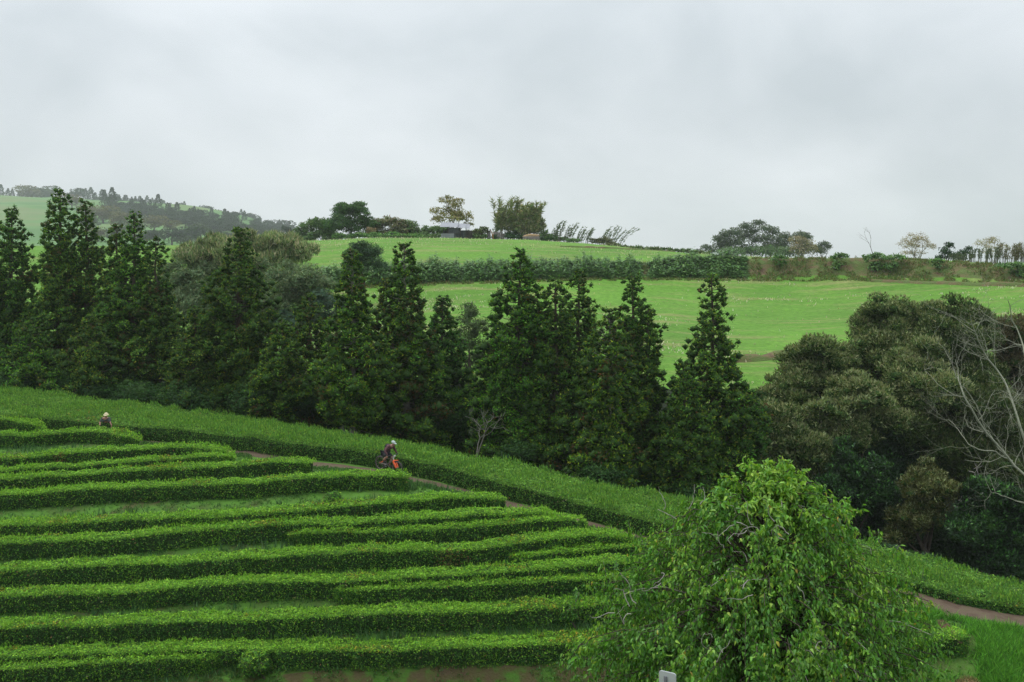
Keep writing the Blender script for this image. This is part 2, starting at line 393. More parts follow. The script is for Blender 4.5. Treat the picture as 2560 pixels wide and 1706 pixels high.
_t = (1+5**.5)/2
ICO_V = unit(np.array([(-1, _t, 0), (1, _t, 0), (-1, -_t, 0), (1, -_t, 0), (0, -1, _t), (0, 1, _t), (0, -1, -_t), (0, 1, -_t), (_t, 0, -1), (_t, 0, 1), (-_t, 0, -1), (-_t, 0, 1)], float))
ICO_F = np.array([(0, 11, 5), (0, 5, 1), (0, 1, 7), (0, 7, 10), (0, 10, 11), (1, 5, 9), (5, 11, 4), (11, 10, 2), (10, 7, 6), (7, 1, 8), (3, 9, 4), (3, 4, 2), (3, 2, 6), (3, 6, 8), (3, 8, 9), (4, 9, 5), (2, 4, 11), (6, 2, 10), (8, 6, 7), (9, 8, 1)])
def ico2():
    V = [tuple(v) for v in ICO_V]; ix = {}; Fn = []
    def mid(a, b):
        k = (min(a, b), max(a, b))
        if k not in ix:
            m = np.array(V[a])+np.array(V[b]); V.append(tuple(m/np.linalg.norm(m))); ix[k] = len(V)-1
        return ix[k]
    for a, b, c in ICO_F:
        x, y, z = mid(a, b), mid(b, c), mid(c, a); Fn += [(a, x, z), (b, y, x), (c, z, y), (x, y, z)]
    return np.array(V), np.array(Fn)
ICO2_V, ICO2_F = ico2()
OCT_V = np.array([(1, 0, 0), (-1, 0, 0), (0, 1, 0), (0, -1, 0), (0, 0, 1), (0, 0, -1)], float)
OCT_F = np.array([(0, 2, 4), (2, 1, 4), (1, 3, 4), (3, 0, 4), (2, 0, 5), (1, 2, 5), (3, 1, 5), (0, 3, 5)])
# --- conifer with clumped sprays on up-swept limbs (Japanese-cedar habit)
GREENS = [(.082, .180, .022), (.115, .200, .022), (.056, .155, .026), (.160, .205, .026)]
def cedar(x, y, H, R, seed, label, group=None, dens=1.0, skirt=0.06, open_top=0.35, hue=(1, 1, 1), rust=0.05, spike=0.30, lean=(0, 0), name='cedar_tree', gaps=0.0, trunk_pale=False):
    r = RS(seed); z0 = gz1(x, y)-0.15; hue = np.array(hue)*(1+.12*np.array([r.normal(), .5*r.normal(), .5*r.normal()]).clip(-1.5, 1.5))
    root = empty(name, (x, y, z0)); tag(root, label, 'tree', group)
    k = 14; tt = np.linspace(0, 1, k)
    wob = np.cumsum(r.normal(size=(k, 2))*0.05, 0); wob -= wob[0]
    tr = np.stack([wob[:, 0]+lean[0]*tt*H, wob[:, 1]+lean[1]*tt*H, tt*H], 1)
    T = Tubes(); T.add(tr, 0.24*(1-tt)**.8*(H/14)+0.025, 7)
    LV = Leaves(); LV.r = r
    nb = int(11.5*H*dens)
    BV, BF = [], []
    ph = 0.0
    fat = 1+0.25*np.sin(np.linspace(0, 9, 20)+r.random()*6)
    for b in range(nb):
        t = skirt+(1-skirt)*((b+r.random())/nb)**0.93
        if gaps and vnoise([t*6], [seed*1.7], s=2)[0] > 1-gaps*2 and r.random() < .8: continue
        ph += 2.4+r.normal()*0.4
        prof = 1.06*(1-t)**.78*min(1, (t-skirt)*6+.55)
        ln = R*1.22*prof*r.uniform(.72, 1.08)*fat[int(t*19)]+0.22
        if r.random() < .06: ln *= 1.15
        zc = t*H; base = np.array([np.interp(t, tt, tr[:, 0]), np.interp(t, tt, tr[:, 1]), zc])
        d = np.array([math.cos(ph), math.sin(ph), 0])
        s = np.linspace(0, 1, 5)
        droop = (0.05-0.40*(1-t))*ln
        up = 0.32*ln
        pts = base+d*ln*s[:, None]+np.array([0, 0, 1])*(droop*s+up*s**3)[:, None]
        pts[1:, :2] += r.normal(size=(4, 2))*.06*ln
        T.add(pts, np.linspace(.045*(.5+ln/3), .012, 5), 3)
        sparse = .8*open_top*max(0, t-.72)/.28
        nt = max(2, int((2.0+ln*2.3)*(1-sparse*.45)))
        tint = 1+0.2*r.normal()
        isr = r.random() < rust
        for q in range(nt):
            f = 1-(q/nt)**1.2*0.72
            c = np.array([np.interp(f, s, pts[:, i]) for i in range(3)])+r.normal(size=3)*np.array([.16, .16, .10])*(1+ln*.3)
            rad = r.uniform(.28, .52)*(.50+.50*min(1, 1.5*(1-t)))*(.75+.25*min(1, ln/2))
            n = int(41*(rad/.36)**1.5*(.3 if d[1] > .1 else 1))
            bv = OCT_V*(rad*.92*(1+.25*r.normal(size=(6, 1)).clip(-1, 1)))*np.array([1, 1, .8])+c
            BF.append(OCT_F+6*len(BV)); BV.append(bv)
            u = unit(r.normal(size=(n, 3))+np.array([0, 0, .35])+d*.35)
            st = c+u*(rad*r.uniform(.5, 1.08, (n, 1))*np.array([1, 1, 1.0]))-np.array([0, 0, .12*rad])
            ax = unit(u*.8+np.array([0, 0, .15])+r.normal(size=(n, 3))*.55)
            nn = unit(np.cross(ax, r.normal(size=(n, 3))))
            nn = np.where(nn[:, 2:] < 0, -nn, nn)
            cc = mixc(r, n, GREENS, [3, 2, 3, 1.2], .22)*tint*np.array(hue)
            if isr or r.random() < .02:
                cc = mixc(r, n, [(.11, .055, .022), (.075, .065, .02), (.05, .08, .02)], [1, 1, 1.4], .2)
            LV.V.append(None); LV.V.pop()
            L_ = spike*.70*r.uniform(.6, 1.2, n)*(.75+.25*(1-t)); LV.tris(st, nn, L_, L_*.50, cc, axis=ax)
    # a few bare dead twigs low in the crown
    for q in range(int(10*H/14)):
        t = r.uniform(.1, .6); a = r.uniform(0, 6.28); ln = R*(1-t)*r.uniform(.6, 1.1)
        base = np.array([0, 0, t*H]); s = np.linspace(0, 1, 5)[:, None]
        pts = base+np.array([math.cos(a), math.sin(a), 0])*ln*s+np.array([0, 0, 1])*(-.25*ln*s+.3*ln*s**3)+r.normal(size=(5, 3))*.07
        T.add(pts, np.linspace(.03, .008, 5), 3)
    T.build('trunk', M['bark_pale'] if trunk_pale else M['bark'], root)
    LV.build('crown', M['needle'], root, kind=None)
    link('shade_core', mesh_np('shade_core', np.concatenate(BV), np.concatenate(BF), 3, mats=M['inner_shade']), root)  # opaque dark blob in each tuft, coloured as the clump's inner shade
    return root

# --- broadleaf tree / shrub made of leafy lobes carried by limbs
def broad(x, y, lobes, label, seed, leaf=.2, dens=60, cols=((.045, .09, .02),), w=None, cat='tree', name='broadleaf_tree', group=None, trunk=.16, bark='bark',
          lump=.22, tips=None, tip_col=None, shell=.35, base_z=None, jit=.2, mat='leaf', upright=0.0, core=.60, dm=2.05, lm=1.22, billow=0, coremat='inner_shade', limbs=True, asp=.55, kindcrown=None, stems=1, crown='crown'):
    """lobes: list of (cx,cy,cz,rx,ry,rz) in world metres"""
    r = RS(seed); z0 = gz1(x, y)-0.1 if base_z is None else base_z
    o = np.array([x, y, z0]); root = empty(name, o); tag(root, label, cat, group)
    LV = Leaves(); LV.r = r; lob0 = lob = np.array(lobes, float); dens = dens*dm; leaf = leaf*lm; BV, BF = [], []
    if billow:
        sub = []
        for L in lob0:
            u = rdir(r, billow*3); u = u[(u[:, 2] > -.45) & (u[:, 1] < .55)][:billow]
            for q in u:
                s = r.uniform(.30, .50); sub.append(np.concatenate([L[:3]+q*L[3:]*(1-s*.45), L[3:]*s*np.array([1, 1, .85])]))
            sub.append(np.concatenate([L[:3]-[0, 0, .1*L[5]], L[3:]*.72]))
        lob = np.array(sub)
    for L in lob:
        c, rr = L[:3]-o, L[3:]
        area = 4*math.pi*((rr[0]*rr[1])**1.6/3+(rr[0]*rr[2])**1.6/3+(rr[1]*rr[2])**1.6/3)**(1/1.6)
        n = int(area*dens)
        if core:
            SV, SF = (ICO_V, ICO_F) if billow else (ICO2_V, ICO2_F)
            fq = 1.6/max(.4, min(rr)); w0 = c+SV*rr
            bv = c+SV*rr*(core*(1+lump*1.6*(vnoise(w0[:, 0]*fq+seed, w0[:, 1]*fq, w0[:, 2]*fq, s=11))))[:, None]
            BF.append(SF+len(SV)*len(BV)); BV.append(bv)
        u = rdir(r, n)
        keep = r.random(n) < np.clip(.75+u[:, 2]*.6, .25, 1)*np.where(u[:, 1] > .4, .45, 1); u = u[keep]; n = len(u)
        q = c+u*rr
        g = .62/max(.3, min(rr)); fr = 1.3/max(.5, min(rr))*1.4
        nn = vnoise(q[:, 0]*fr*1.4+seed, q[:, 1]*fr*1.4, q[:, 2]*fr*1.6, s=11)*.6+vnoise(q[:, 0]*fr*3.3, q[:, 1]*fr*3.3, q[:, 2]*fr*3.3, s=12)*.6
        dep = 1+lump*nn*1.5-shell*r.random(n)**2.2
        kp = r.random(n) < np.clip(1.15+1.6*nn, .12, 1)       # thin the hollows so that gaps open
        u, q, dep, nn, n = u[kp], q[kp], dep[kp], nn[kp], int(kp.sum())
        P = c+u*rr*dep[:, None]
        nrm = unit(u*.7+np.array([0, 0, .55])+r.normal(size=(n, 3))*.6)
        cc = mixc(r, n, cols, w, jit)*(1+.25*vnoise(q[:, 0]*.9, q[:, 1]*.9, q[:, 2]*.9, s=13))[:, None]
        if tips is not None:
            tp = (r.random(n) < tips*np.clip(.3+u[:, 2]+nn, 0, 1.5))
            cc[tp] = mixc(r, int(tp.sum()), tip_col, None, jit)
        Ls = leaf*r.uniform(.6, 1.25, n)
        ax = None
        if upright: ax = unit(u*.5+np.array([0, 0, upright])+r.normal(size=(n, 3))*.5); nrm = unit(np.cross(ax, r.normal(size=(n, 3))))
        LV.tris(P, nrm, Ls, Ls*asp, cc, axis=ax)
    if BV: link('shade_core', mesh_np('shade_core', np.concatenate(BV), np.concatenate(BF), 3, mats=M[coremat]), root)  # solid lobe cores, their colour standing in for shade inside the crown
    if limbs:
        T = Tubes()
        big = lob0[np.argsort(-lob0[:, 3])]
        top = (lob0[:, :3]*lob0[:, 3:4]).sum(0)/lob0[:, 3].sum()-o
        for s_ in range(stems):
            off = np.array([r.normal()*.25, r.normal()*.25, 0])*(stems > 1)
            tgt = top*np.array([1, 1, .62])
            s = np.linspace(0, 1, 6)[:, None]
            T.add(off+(tgt-off)*s+r.normal(size=(6, 3))*trunk*.5*np.sin(s*3.1), np.linspace(trunk, trunk*.55, 6), 6)
        for L in big[:26]:
            c = L[:3]-o; t0 = top*np.array([1, 1, .62])*r.uniform(.45, 1)
            s = np.linspace(0, 1, 6)[:, None]
            mid = (t0+c)/2+r.normal(size=3)*.15*np.linalg.norm(c-t0)
            pts = (1-s)**2*t0+2*s*(1-s)*mid+s**2*c
            T.add(pts, np.linspace(trunk*.5, trunk*.12, 6), 4)
            for q in range(4):
                e = c+rdir(r, 1)[0]*L[3:]*.85
                T.add(np.array([c, (c+e)/2+r.normal(size=3)*.1, e]), [trunk*.13, trunk*.09, trunk*.05], 3)
        T.build('trunk', M[bark], root)
    LV.build(crown, M[mat], root, kind=kindcrown)
    return root
def lobes_px(D, spec, dj=.5, seed=0, flat=.85, ydep=1.0):
    """spec: (px,py,rpx[,ry px]) outlines seen from the camera, given real depth round distance D"""
    r = RS(seed+1000); o = []
    for sp in spec:
        px, py, rp = sp[:3]; ry = sp[3] if len(sp) > 3 else rp*flat
        R = rp/F*D; d = D+r.normal()*R*dj
        c = at(px, py, d); o.append((c[0], d, c[2], R, R*ydep, ry/F*D))
    return o
def auto_lobes(D, px, py_top, py_bot, wpx, n=9, seed=0, rel=.36):
    """a crown between rows py_top and py_bot of width wpx"""
    r = RS(seed+2000); hh = (py_bot-py_top)/2; cy = (py_top+py_bot)/2; s = []
    for i in range(n):
        a = r.uniform(0, 6.28); q = r.uniform(.2, 1)**.5
        rp = wpx*.5*rel*r.uniform(.75, 1.25)
        s.append((px+math.cos(a)*q*(wpx*.5-rp*.8), cy+math.sin(a)*q*(hh-rp*.6), rp, rp*r.uniform(.65, .9)))
    s.append((px, py_top+wpx*.5*rel, wpx*.5*rel, wpx*.5*rel*.9)); s.append((px, cy, wpx*.3, hh*.6))
    return lobes_px(D, s, dj=.9, seed=seed)

# --- branching bare crown
def bare(x, y, z0, H, label, seed, spread=.55, levels=5, r0=.12, name='bare_tree', lean=(0, 0), mat='bark_grey', kids=(2, 3), leaves=None, cat='tree', group=None, droop=0.0, ratio=.72):
    r = RS(seed); T = Tubes(); tips = []
    def grow(p, d, L, rad, lev):
        n = 5; pts = [p]
        for i in range(n-1):
            d = d+r.normal(size=3)*.16; d[2] += .04-droop; d = d/np.linalg.norm(d); pts.append(pts[-1]+d*L/(n-1))
        T.add(np.array(pts), np.linspace(rad, rad*.62, n), 5 if lev > 2 else 3)
        if lev == 0: tips.append(pts[-1]); tips.append(pts[2]); return
        for k in range(r.integers(kids[0], kids[1]+1)):
            a = rdir(r, 1)[0]; a -= d*a.dot(d); nd = d*(1-spread*.55)+a*spread*r.uniform(.7, 1.3)
            q = pts[-1] if k < 2 else pts[r.integers(2, n)]
            grow(q, nd/np.linalg.norm(nd), L*ratio*r.uniform(.8, 1.15), rad*.60, lev-1)
        if lev <= 2: tips.append(pts[-1])
    root = empty(name, (x, y, z0)); tag(root, label, cat, group)
    L0 = H*(1-ratio)/(1-ratio**(levels+1))*1.1
    grow(np.zeros(3), unit(np.array([lean[0], lean[1], 1.0])), L0, r0, levels)
    T.build('trunk', M[mat], root)
    if leaves:
        tp = np.array(tips); k = leaves['per']; P = np.repeat(tp, k, 0)+r.normal(size=(len(tp)*k, 3))*leaves.get('sp', .35)
        LV = Leaves(); LV.r = r; n = len(P); Ls = leaves['size']*r.uniform(.6, 1.3, n)
        LV.tris(P, unit(r.normal(size=(n, 3))+np.array([0, 0, .5])), Ls, Ls*.65, mixc(r, n, leaves['cols'], leaves.get('w'), .2))
        LV.build('crown', M['leaf'], root, kind=None)
    return root

# --- clipped tea hedge
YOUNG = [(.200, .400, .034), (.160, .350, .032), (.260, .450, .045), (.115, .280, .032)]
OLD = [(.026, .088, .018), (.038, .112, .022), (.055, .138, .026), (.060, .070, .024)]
def ray_line(front, h, step=14.0, back=False, d0=43.0, d1=82.0):
    f = np.array(front, float); px = np.arange(f[0, 0], f[-1, 0]+.1, step)
    if px[-1] < f[-1, 0]-2: px = np.append(px, f[-1, 0])
    py = np.interp(px, f[:, 0], f[:, 1])
    k = np.array([.25, .5, .25]); py[1:-1] = np.convolve(py, k, 'valid')
    W = np.array([hit(a, b, h, back=back, d0=d0, d1=d1) for a, b in zip(px, py)])
    d = W[:, 1].copy()
    for _ in range(6): d[1:-1] = d[:-2]*.25+d[1:-1]*.5+d[2:]*.25
    W[:, 0] = (px-CX)/F*d; W[:, 1] = d
    return W[:, :2]
def resample(W, ds):
    s = np.concatenate([[0], np.cumsum(np.linalg.norm(np.diff(W, axis=0), axis=1))])
    q = np.arange(0, s[-1], ds)
    return np.stack([np.interp(q, s, W[:, i]) for i in range(W.shape[1])], 1), s[-1]
def hedge_world(Wf, h, w, label, seed, t0=1.0, t1=1.0, dens=405, shag=0.0, tilt=.05, leaf=.083, group='clipped tea hedge rows', yf=1.12, hf=None, facey=.27, young=YOUNG, olds=OLD, name='tea_hedge', brown=()):
    """Wf: (n,2) front foot line in world, left to right; t0,t1 rounded end lengths"""
    r = RS(seed); C, Ltot = resample(Wf, .25); n = len(C)
    T = np.gradient(C, axis=0); T = unit(T); N2 = np.stack([-T[:, 1], T[:, 0]], 1)
    s = np.arange(n)*.25
    e0 = np.sqrt(np.clip(1-(1-np.clip(s/max(t0, .01), 0, 1))**2, 0.02, 1)); e1 = np.sqrt(np.clip(1-(1-np.clip((Ltot-s)/max(t1, .01), 0, 1))**2, .02, 1))
    e = e0*e1
    wid = w*e*(1+.06*vnoise(s*.4, s*0, s=seed)); hei = (h if hf is None else hf(C))*(0.55+.45*e)*(1+.045*vnoise(s*.5, s*0+5, s=seed)+.035*vnoise(s*1.3, s*0+5, s=seed)+.03*vnoise(s*3.1, s*0+7, s=seed))
    C = C+N2*((1-e)*w*.5)[:, None]
    zf = gz(C[:, 0], C[:, 1])
    root = empty(name, (C[n//2, 0], C[n//2, 1], zf[n//2])); off = np.array([C[n//2, 0], C[n//2, 1], zf[n//2]])
    tag(root, label, 'hedge', group)
    Cb = C+N2*wid[:, None]; zb = gz(Cb[:, 0], Cb[:, 1])
    def ring(u):   # section points for parameter u array (0 foot front .. 1 top front .. 2 top back .. 3 foot back), index arrays
        pass
    zt = zf+hei; ztb = np.maximum(zt+tilt*wid, zb+.15)
    ins = .09
    A = np.stack([C[:, 0]+N2[:, 0]*.16, C[:, 1]+N2[:, 1]*.16, zf-.1], 1)
    B = np.stack([C[:, 0]+N2[:, 0]*ins, C[:, 1]+N2[:, 1]*ins, zt-ins*1.2], 1)
    D_ = np.stack([Cb[:, 0]-N2[:, 0]*ins, Cb[:, 1]-N2[:, 1]*ins, ztb-ins*1.2], 1)
    E = np.stack([Cb[:, 0]-N2[:, 0]*.16, Cb[:, 1]-N2[:, 1]*.16, zb-.1], 1)
    ok = np.where(e > .6)[0]; ok = ok[1:-1]; nk = len(ok)
    V = np.stack([A[ok], B[ok], D_[ok], E[ok]], 1).reshape(-1, 3)-off
    i, j = np.meshgrid(np.arange(nk-1), np.arange(3), indexing='ij'); a = (i*4+j).ravel()
    Fq = np.stack([a, a+4, a+5, a+1], 1)
    caps = np.array([[0, 1, 2, 3], [4*nk-1, 4*nk-2, 4*nk-3, 4*nk-4]])
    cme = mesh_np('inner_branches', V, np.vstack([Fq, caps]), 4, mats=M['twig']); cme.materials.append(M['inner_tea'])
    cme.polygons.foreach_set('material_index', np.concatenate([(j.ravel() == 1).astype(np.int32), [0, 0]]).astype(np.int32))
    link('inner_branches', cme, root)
    # leaves
    LV = Leaves(); LV.r = r
    def cover(kind, lam, m, dn):
        mseg = int(dn*Ltot*m)
        si = r.random(mseg)*(n-1); ne = int(mseg*.10)
        if kind == 'front': si[:ne] = r.random(ne)*min(t0, 1.5)*3; si[ne:2*ne] = n-1-r.random(ne)*min(t1, 1.5)*3; si = si.clip(0, n-1.001)
        i0 = si.astype(int); f = (si-i0)[:, None]; i1 = np.minimum(i0+1, n-1)
        g = lambda X: X[i0]*(1-f)+X[i1]*f
        return i0, g, r.random(mseg)
    f_in = np.stack([C[:, 0]+N2[:, 0]*.05, C[:, 1]+N2[:, 1]*.05, zf], 1)
    pA, pB = f_in, np.stack([C[:, 0], C[:, 1], zt], 1)
    pC, pD = np.stack([Cb[:, 0], Cb[:, 1], ztb], 1), np.stack([Cb[:, 0], Cb[:, 1], zb], 1)
    N3 = np.stack([N2[:, 0], N2[:, 1], np.zeros(n)], 1)
    for kind, (p, q, m, dn) in {'front': (pA, pB, h+.1, dens*1.5), 'top': (pB, pC, w+.1, dens*1.1), 'back': (pC, pD, .35, dens*.25)}.items():
        i0, g, u = cover(kind, None, m, dn)
        P = g(p)*(1-u[:, None])+g(q)*u[:, None]; nn_ = len(P); Nf = N3[i0]
        lum = .075*vnoise(P[:, 0]*2.6, P[:, 1]*2.6, P[:, 2]*2.6, s=21)+.035*vnoise(P[:, 0]*7, P[:, 1]*7, P[:, 2]*7, s=22)
        if kind == 'top':
            Nm = np.tile([0, 0, 1.0], (nn_, 1))
            edge = np.minimum(u, 1-u)*w; P[:, 2] -= .10*np.clip(1-edge/.14, 0, 1)**2
            P[:, 2] += lum-.06*r.random(nn_)**2+.5*shag*np.abs(r.normal(size=nn_))*.5
            nrm = unit(Nm*1.0+r.normal(size=(nn_, 3))*.42)
            patch = vnoise(P[:, 0]*.45, P[:, 1]*.45, s=23)+.6*vnoise(P[:, 0]*1.8, P[:, 1]*1.8, s=24)
            k = r.random(nn_) < np.clip(.80+.22*patch, .3, .97)*yf
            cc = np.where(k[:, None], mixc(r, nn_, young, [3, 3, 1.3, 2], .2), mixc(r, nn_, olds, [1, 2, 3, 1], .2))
            by = patch < -.75
            cc[by & (r.random(nn_) < .5)] *= np.array([1.5, .72, .8])
        else:
            sg = -1 if kind == 'front' else 1
            Nm = Nf*sg
            P += Nm*(lum*1.3+.03-.08*r.random(nn_)**1.5)[:, None]
            rnd = np.clip((u if kind == 'front' else 1-u)*m-(m-.12), 0, .12); P -= Nm*(rnd**2*5)[:, None]
            nrm = unit(Nm*.75+np.array([0, 0, .25])+r.normal(size=(nn_, 3))*.65)
            hgt = u if kind == 'front' else 1-u
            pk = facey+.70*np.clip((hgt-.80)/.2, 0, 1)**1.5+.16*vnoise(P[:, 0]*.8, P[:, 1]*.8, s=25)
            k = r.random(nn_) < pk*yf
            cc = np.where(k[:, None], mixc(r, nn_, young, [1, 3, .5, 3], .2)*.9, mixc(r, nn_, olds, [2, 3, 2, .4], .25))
            pale = r.random(nn_) < .012; cc[pale] = mixc(r, int(pale.sum()), [(.28, .30, .14), (.22, .14, .06)], None, .2)
            for bpx, wpx in brown:
                bx = (bpx-CX)/F*P[:, 1]; sel = (np.abs(P[:, 0]-bx) < wpx/F*P[:, 1]*(1+.4*r.normal(size=nn_))) & (r.random(nn_) < .55)
                cc[sel] = mixc(r, int(sel.sum()), [(.16, .10, .035), (.12, .06, .03), (.20, .19, .05), (.06, .05, .02)], None, .25)
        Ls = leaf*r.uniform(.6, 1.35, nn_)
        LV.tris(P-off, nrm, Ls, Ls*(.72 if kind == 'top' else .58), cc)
    # young shoots standing proud
    ns = int(Ltot*w*(26+130*shag*2))
    i0, g, u = cover('', None, 1, ns/Ltot)
    P = g(pB)*(1-u[:, None])+g(pC)*u[:, None]; nn_ = len(P)
    cl = vnoise(P[:, 0]*1.1, P[:, 1]*1.1, s=31); kp = r.random(nn_) < np.clip(.6+.9*cl, .08, 1); P = P[kp]; nn_ = len(P)
    ht = (.05+shag*r.uniform(.2, 1.1, nn_))*np.clip(1+.8*cl[kp], .4, 1.8)
    for q in range(3):
        ax = unit(np.stack([r.normal(size=nn_)*.35, r.normal(size=nn_)*.35, np.ones(nn_)], 1))
        Q = P+np.stack([r.normal(size=nn_)*.02, r.normal(size=nn_)*.02, ht*(.25+.3*q)], 1)
        nrm = unit(np.cross(ax, r.normal(size=(nn_, 3))))
        Ls = leaf*r.uniform(.9, 1.6, nn_)*(1+shag)
        LV.tris(Q-off, nrm, Ls, Ls*.4, mixc(r, nn_, young, [2, 2, 1, 3], .2), axis=ax)
    LV.build('foliage', M['leaf'], root)
    return root
def hedge(front, h, w, label, seed, **k):
    h, w = h*1.14, w*.92
    return hedge_world(ray_line(front, h), h, w, label, seed, **k)
# ------------------------------------------------------------------ tea garden rows (front top edge as seen, in photo pixels)
ROWS = [
 # pts, h, w, t0, t1, extra, label
 ([(-100, 1044), (0, 1046), (40, 1049), (88, 1064)], .62, 1.1, .5, 1.6, {}, "short clipped tea row at the left edge, highest on the slope"),
 ([(-100, 1088), (0, 1089), (82, 1086), (165, 1078), (233, 1075), (274, 1081), (332, 1094)], .68, 1.15, .5, 1.8, {}, "clipped tea row directly in front of the tea picker"),
 ([(-100, 1150), (0, 1147), (110, 1138), (219, 1127), (329, 1121), (466, 1116), (535, 1122), (567, 1129)], .68, 1.15, .5, 2.0, dict(brown=[(150, 14)]), "clipped tea row below the picker's row, with a brown dead patch on its face"),
 ([(-100, 1182), (0, 1176), (250, 1158), (450, 1144), (590, 1136)], .62, .95, .5, 1.5, {}, "thin tea row tucked behind the row that ends in blunt corner under the rising path"),
 ([(-100, 1205), (0, 1197), (137, 1188), (274, 1177), (439, 1170), (600, 1161), (682, 1153), (740, 1151), (778, 1156)], .70, 1.1, .5, .6, {}, "clipped tea row with a blunt right end left of the cyclist"),
 ([(-100, 1242), (0, 1237), (165, 1226), (329, 1215), (494, 1211), (600, 1208), (737, 1196), (847, 1188), (960, 1185), (1014, 1193)], .74, 1.2, .5, .6, {}, "clipped tea row right below the cyclist, above the grassy gap"),
 ([(-100, 1315), (0, 1311), (165, 1306), (329, 1295), (494, 1289), (640, 1283), (737, 1277), (874, 1262), (1038, 1248), (1148, 1240), (1225, 1241), (1270, 1251)], .76, 1.2, .5, .9, {}, "clipped tea row just below the grassy gap"),
 ([(-100, 1362), (0, 1357), (163, 1352), (326, 1343), (490, 1324), (640, 1315), (760, 1306), (847, 1309), (1011, 1298), (1239, 1284), (1340, 1279), (1400, 1283)], .78, 1.2, .5, 1.3, {}, "long clipped tea row with a shorter row nested before its right half"),
 ([(717, 1338), (763, 1330), (926, 1327), (1090, 1319), (1240, 1311), (1350, 1300), (1440, 1297), (1471, 1302)], .74, 1.15, 2.2, .6, {}, "short nested tea row with a pointed left end and square right end"),
 ([(-100, 1434), (0, 1428), (163, 1417), (326, 1409), (490, 1401), (640, 1393), (763, 1384), (926, 1379), (1090, 1373), (1240, 1366), (1290, 1356), (1393, 1342), (1480, 1335), (1595, 1343)], .80, 1.25, .5, 1.5, dict(brown=[(1130, 30)]), "long clipped tea row with a yellowing brown patch on its face"),
 ([(1281, 1394), (1367, 1379), (1495, 1370), (1571, 1363), (1648, 1366)], .62, 1.1, 1.8, 1.4, {}, "lens-shaped short tea row beside the big foreground tree"),
 ([(-100, 1494), (0, 1488), (163, 1482), (326, 1477), (490, 1463), (640, 1455), (763, 1450), (831, 1455), (926, 1444), (1090, 1439), (1240, 1431), (1400, 1418), (1560, 1405), (1760, 1392)], .80, 1.2, .5, 1, {}, "long clipped tea row that slips behind a nested row halfway across"),
 ([(829, 1476), (880, 1472), (926, 1471), (1090, 1463), (1240, 1458), (1393, 1450), (1500, 1445), (1700, 1436), (1860, 1430)], .76, 1.15, 2.0, 1, {}, "nested tea row running from mid slope into the foreground tree"),
 ([(-100, 1572), (0, 1568), (163, 1565), (326, 1556), (490, 1552), (640, 1547), (763, 1542), (926, 1531), (1090, 1528), (1240, 1524), (1420, 1514), (1560, 1505), (1800, 1497)], .86, 1.3, .5, 1, {}, "tall clipped tea row, second continuous one from the bottom"),
 ([(-100, 1640), (0, 1637), (163, 1632), (326, 1626), (517, 1621), (640, 1621), (763, 1624), (926, 1622), (1090, 1618), (1240, 1614), (1433, 1604), (1600, 1600), (1800, 1596)], .80, 1.25, .5, 1, {}, "lowest long tea row above the bare earth shelf"),
 ([(-100, 1680), (0, 1668), (82, 1671), (190, 1660), (326, 1652), (462, 1644), (550, 1637)], .80, 1.1, .5, 1.6, {}, "short tea row in front of the lowest one, left of the round bush"),
]
for i, (pts, h, w, t0, t1, ex, lab) in enumerate(ROWS):
    hedge(pts, h, w, lab, 100+i, t0=t0, t1=t1, shag=.02, **ex)
hedge_world(np.array([at(-100, 0, 43.0)[:2], at(0, 0, 43.1)[:2], at(90, 0, 43.2)[:2], at(160, 0, 43.6)[:2]]), .95, 1.3, "dense tea hedge filling the bottom left corner of the garden", 140, t0=.4, t1=1.6)
hedge([(2200, 1628), (2290, 1630), (2380, 1630), (2432, 1634)], .75, 1.1, "short dark clipped hedge on the grassy bank right of the big tree", 141, t0=.8, t1=.4)

# shaggy unclipped rows between the path and the trees
pxs = np.arange(-140, 2900, 40.0)
kd, kz = knots(pxs)
_sh = np.interp(pxs, [600, 760, 860, 1080, 1180, 1700, 1900], [-.40, .15, .55, .55, .15, .15, 0])
pb = np.stack([(pxs-CX)/F*(kd[:, 8]+_sh), kd[:, 8]+_sh], 1)          # back edge of the path
rgd = np.stack([(pxs-CX)/F*kd[:, 9], kd[:, 9]], 1)             # ridge line
def hf_mass(C):
    p = CX+F*C[:, 0]/C[:, 1]
    return np.interp(p, [-500, 640, 1280, 1700, 2100, 2400, 3000], [.85, .88, .86, .78, .55, .38, .36])
nm_rows = 6
desc = ["shaggy tea row along the uphill side of the dirt path", "second shaggy tea row up from the dirt path", "third shaggy tea row up from the dirt path",
        "fourth shaggy tea row up from the dirt path", "fifth shaggy tea row from the path, next to the crest row", "shaggy tea row along the crest in front of the cedars"]
for j in range(nm_rows):
    f = j/(nm_rows-1)*.93
    W = pb*(1-f)+rgd*f
    W[:, 1] += .18*vnoise(pxs/160, pxs*0+j, s=40)
    hedge_world(W, .9, 1.28, desc[j], 200+j, t0=.5, t1=.5, dens=320, shag=.17+.04*(j == 0), tilt=.02, leaf=.09, hf=hf_mass, yf=.95, facey=.62,
                group='shaggy unclipped tea rows', young=[(.15, .31, .040), (.12, .27, .040), (.20, .35, .05), (.08, .20, .038)])

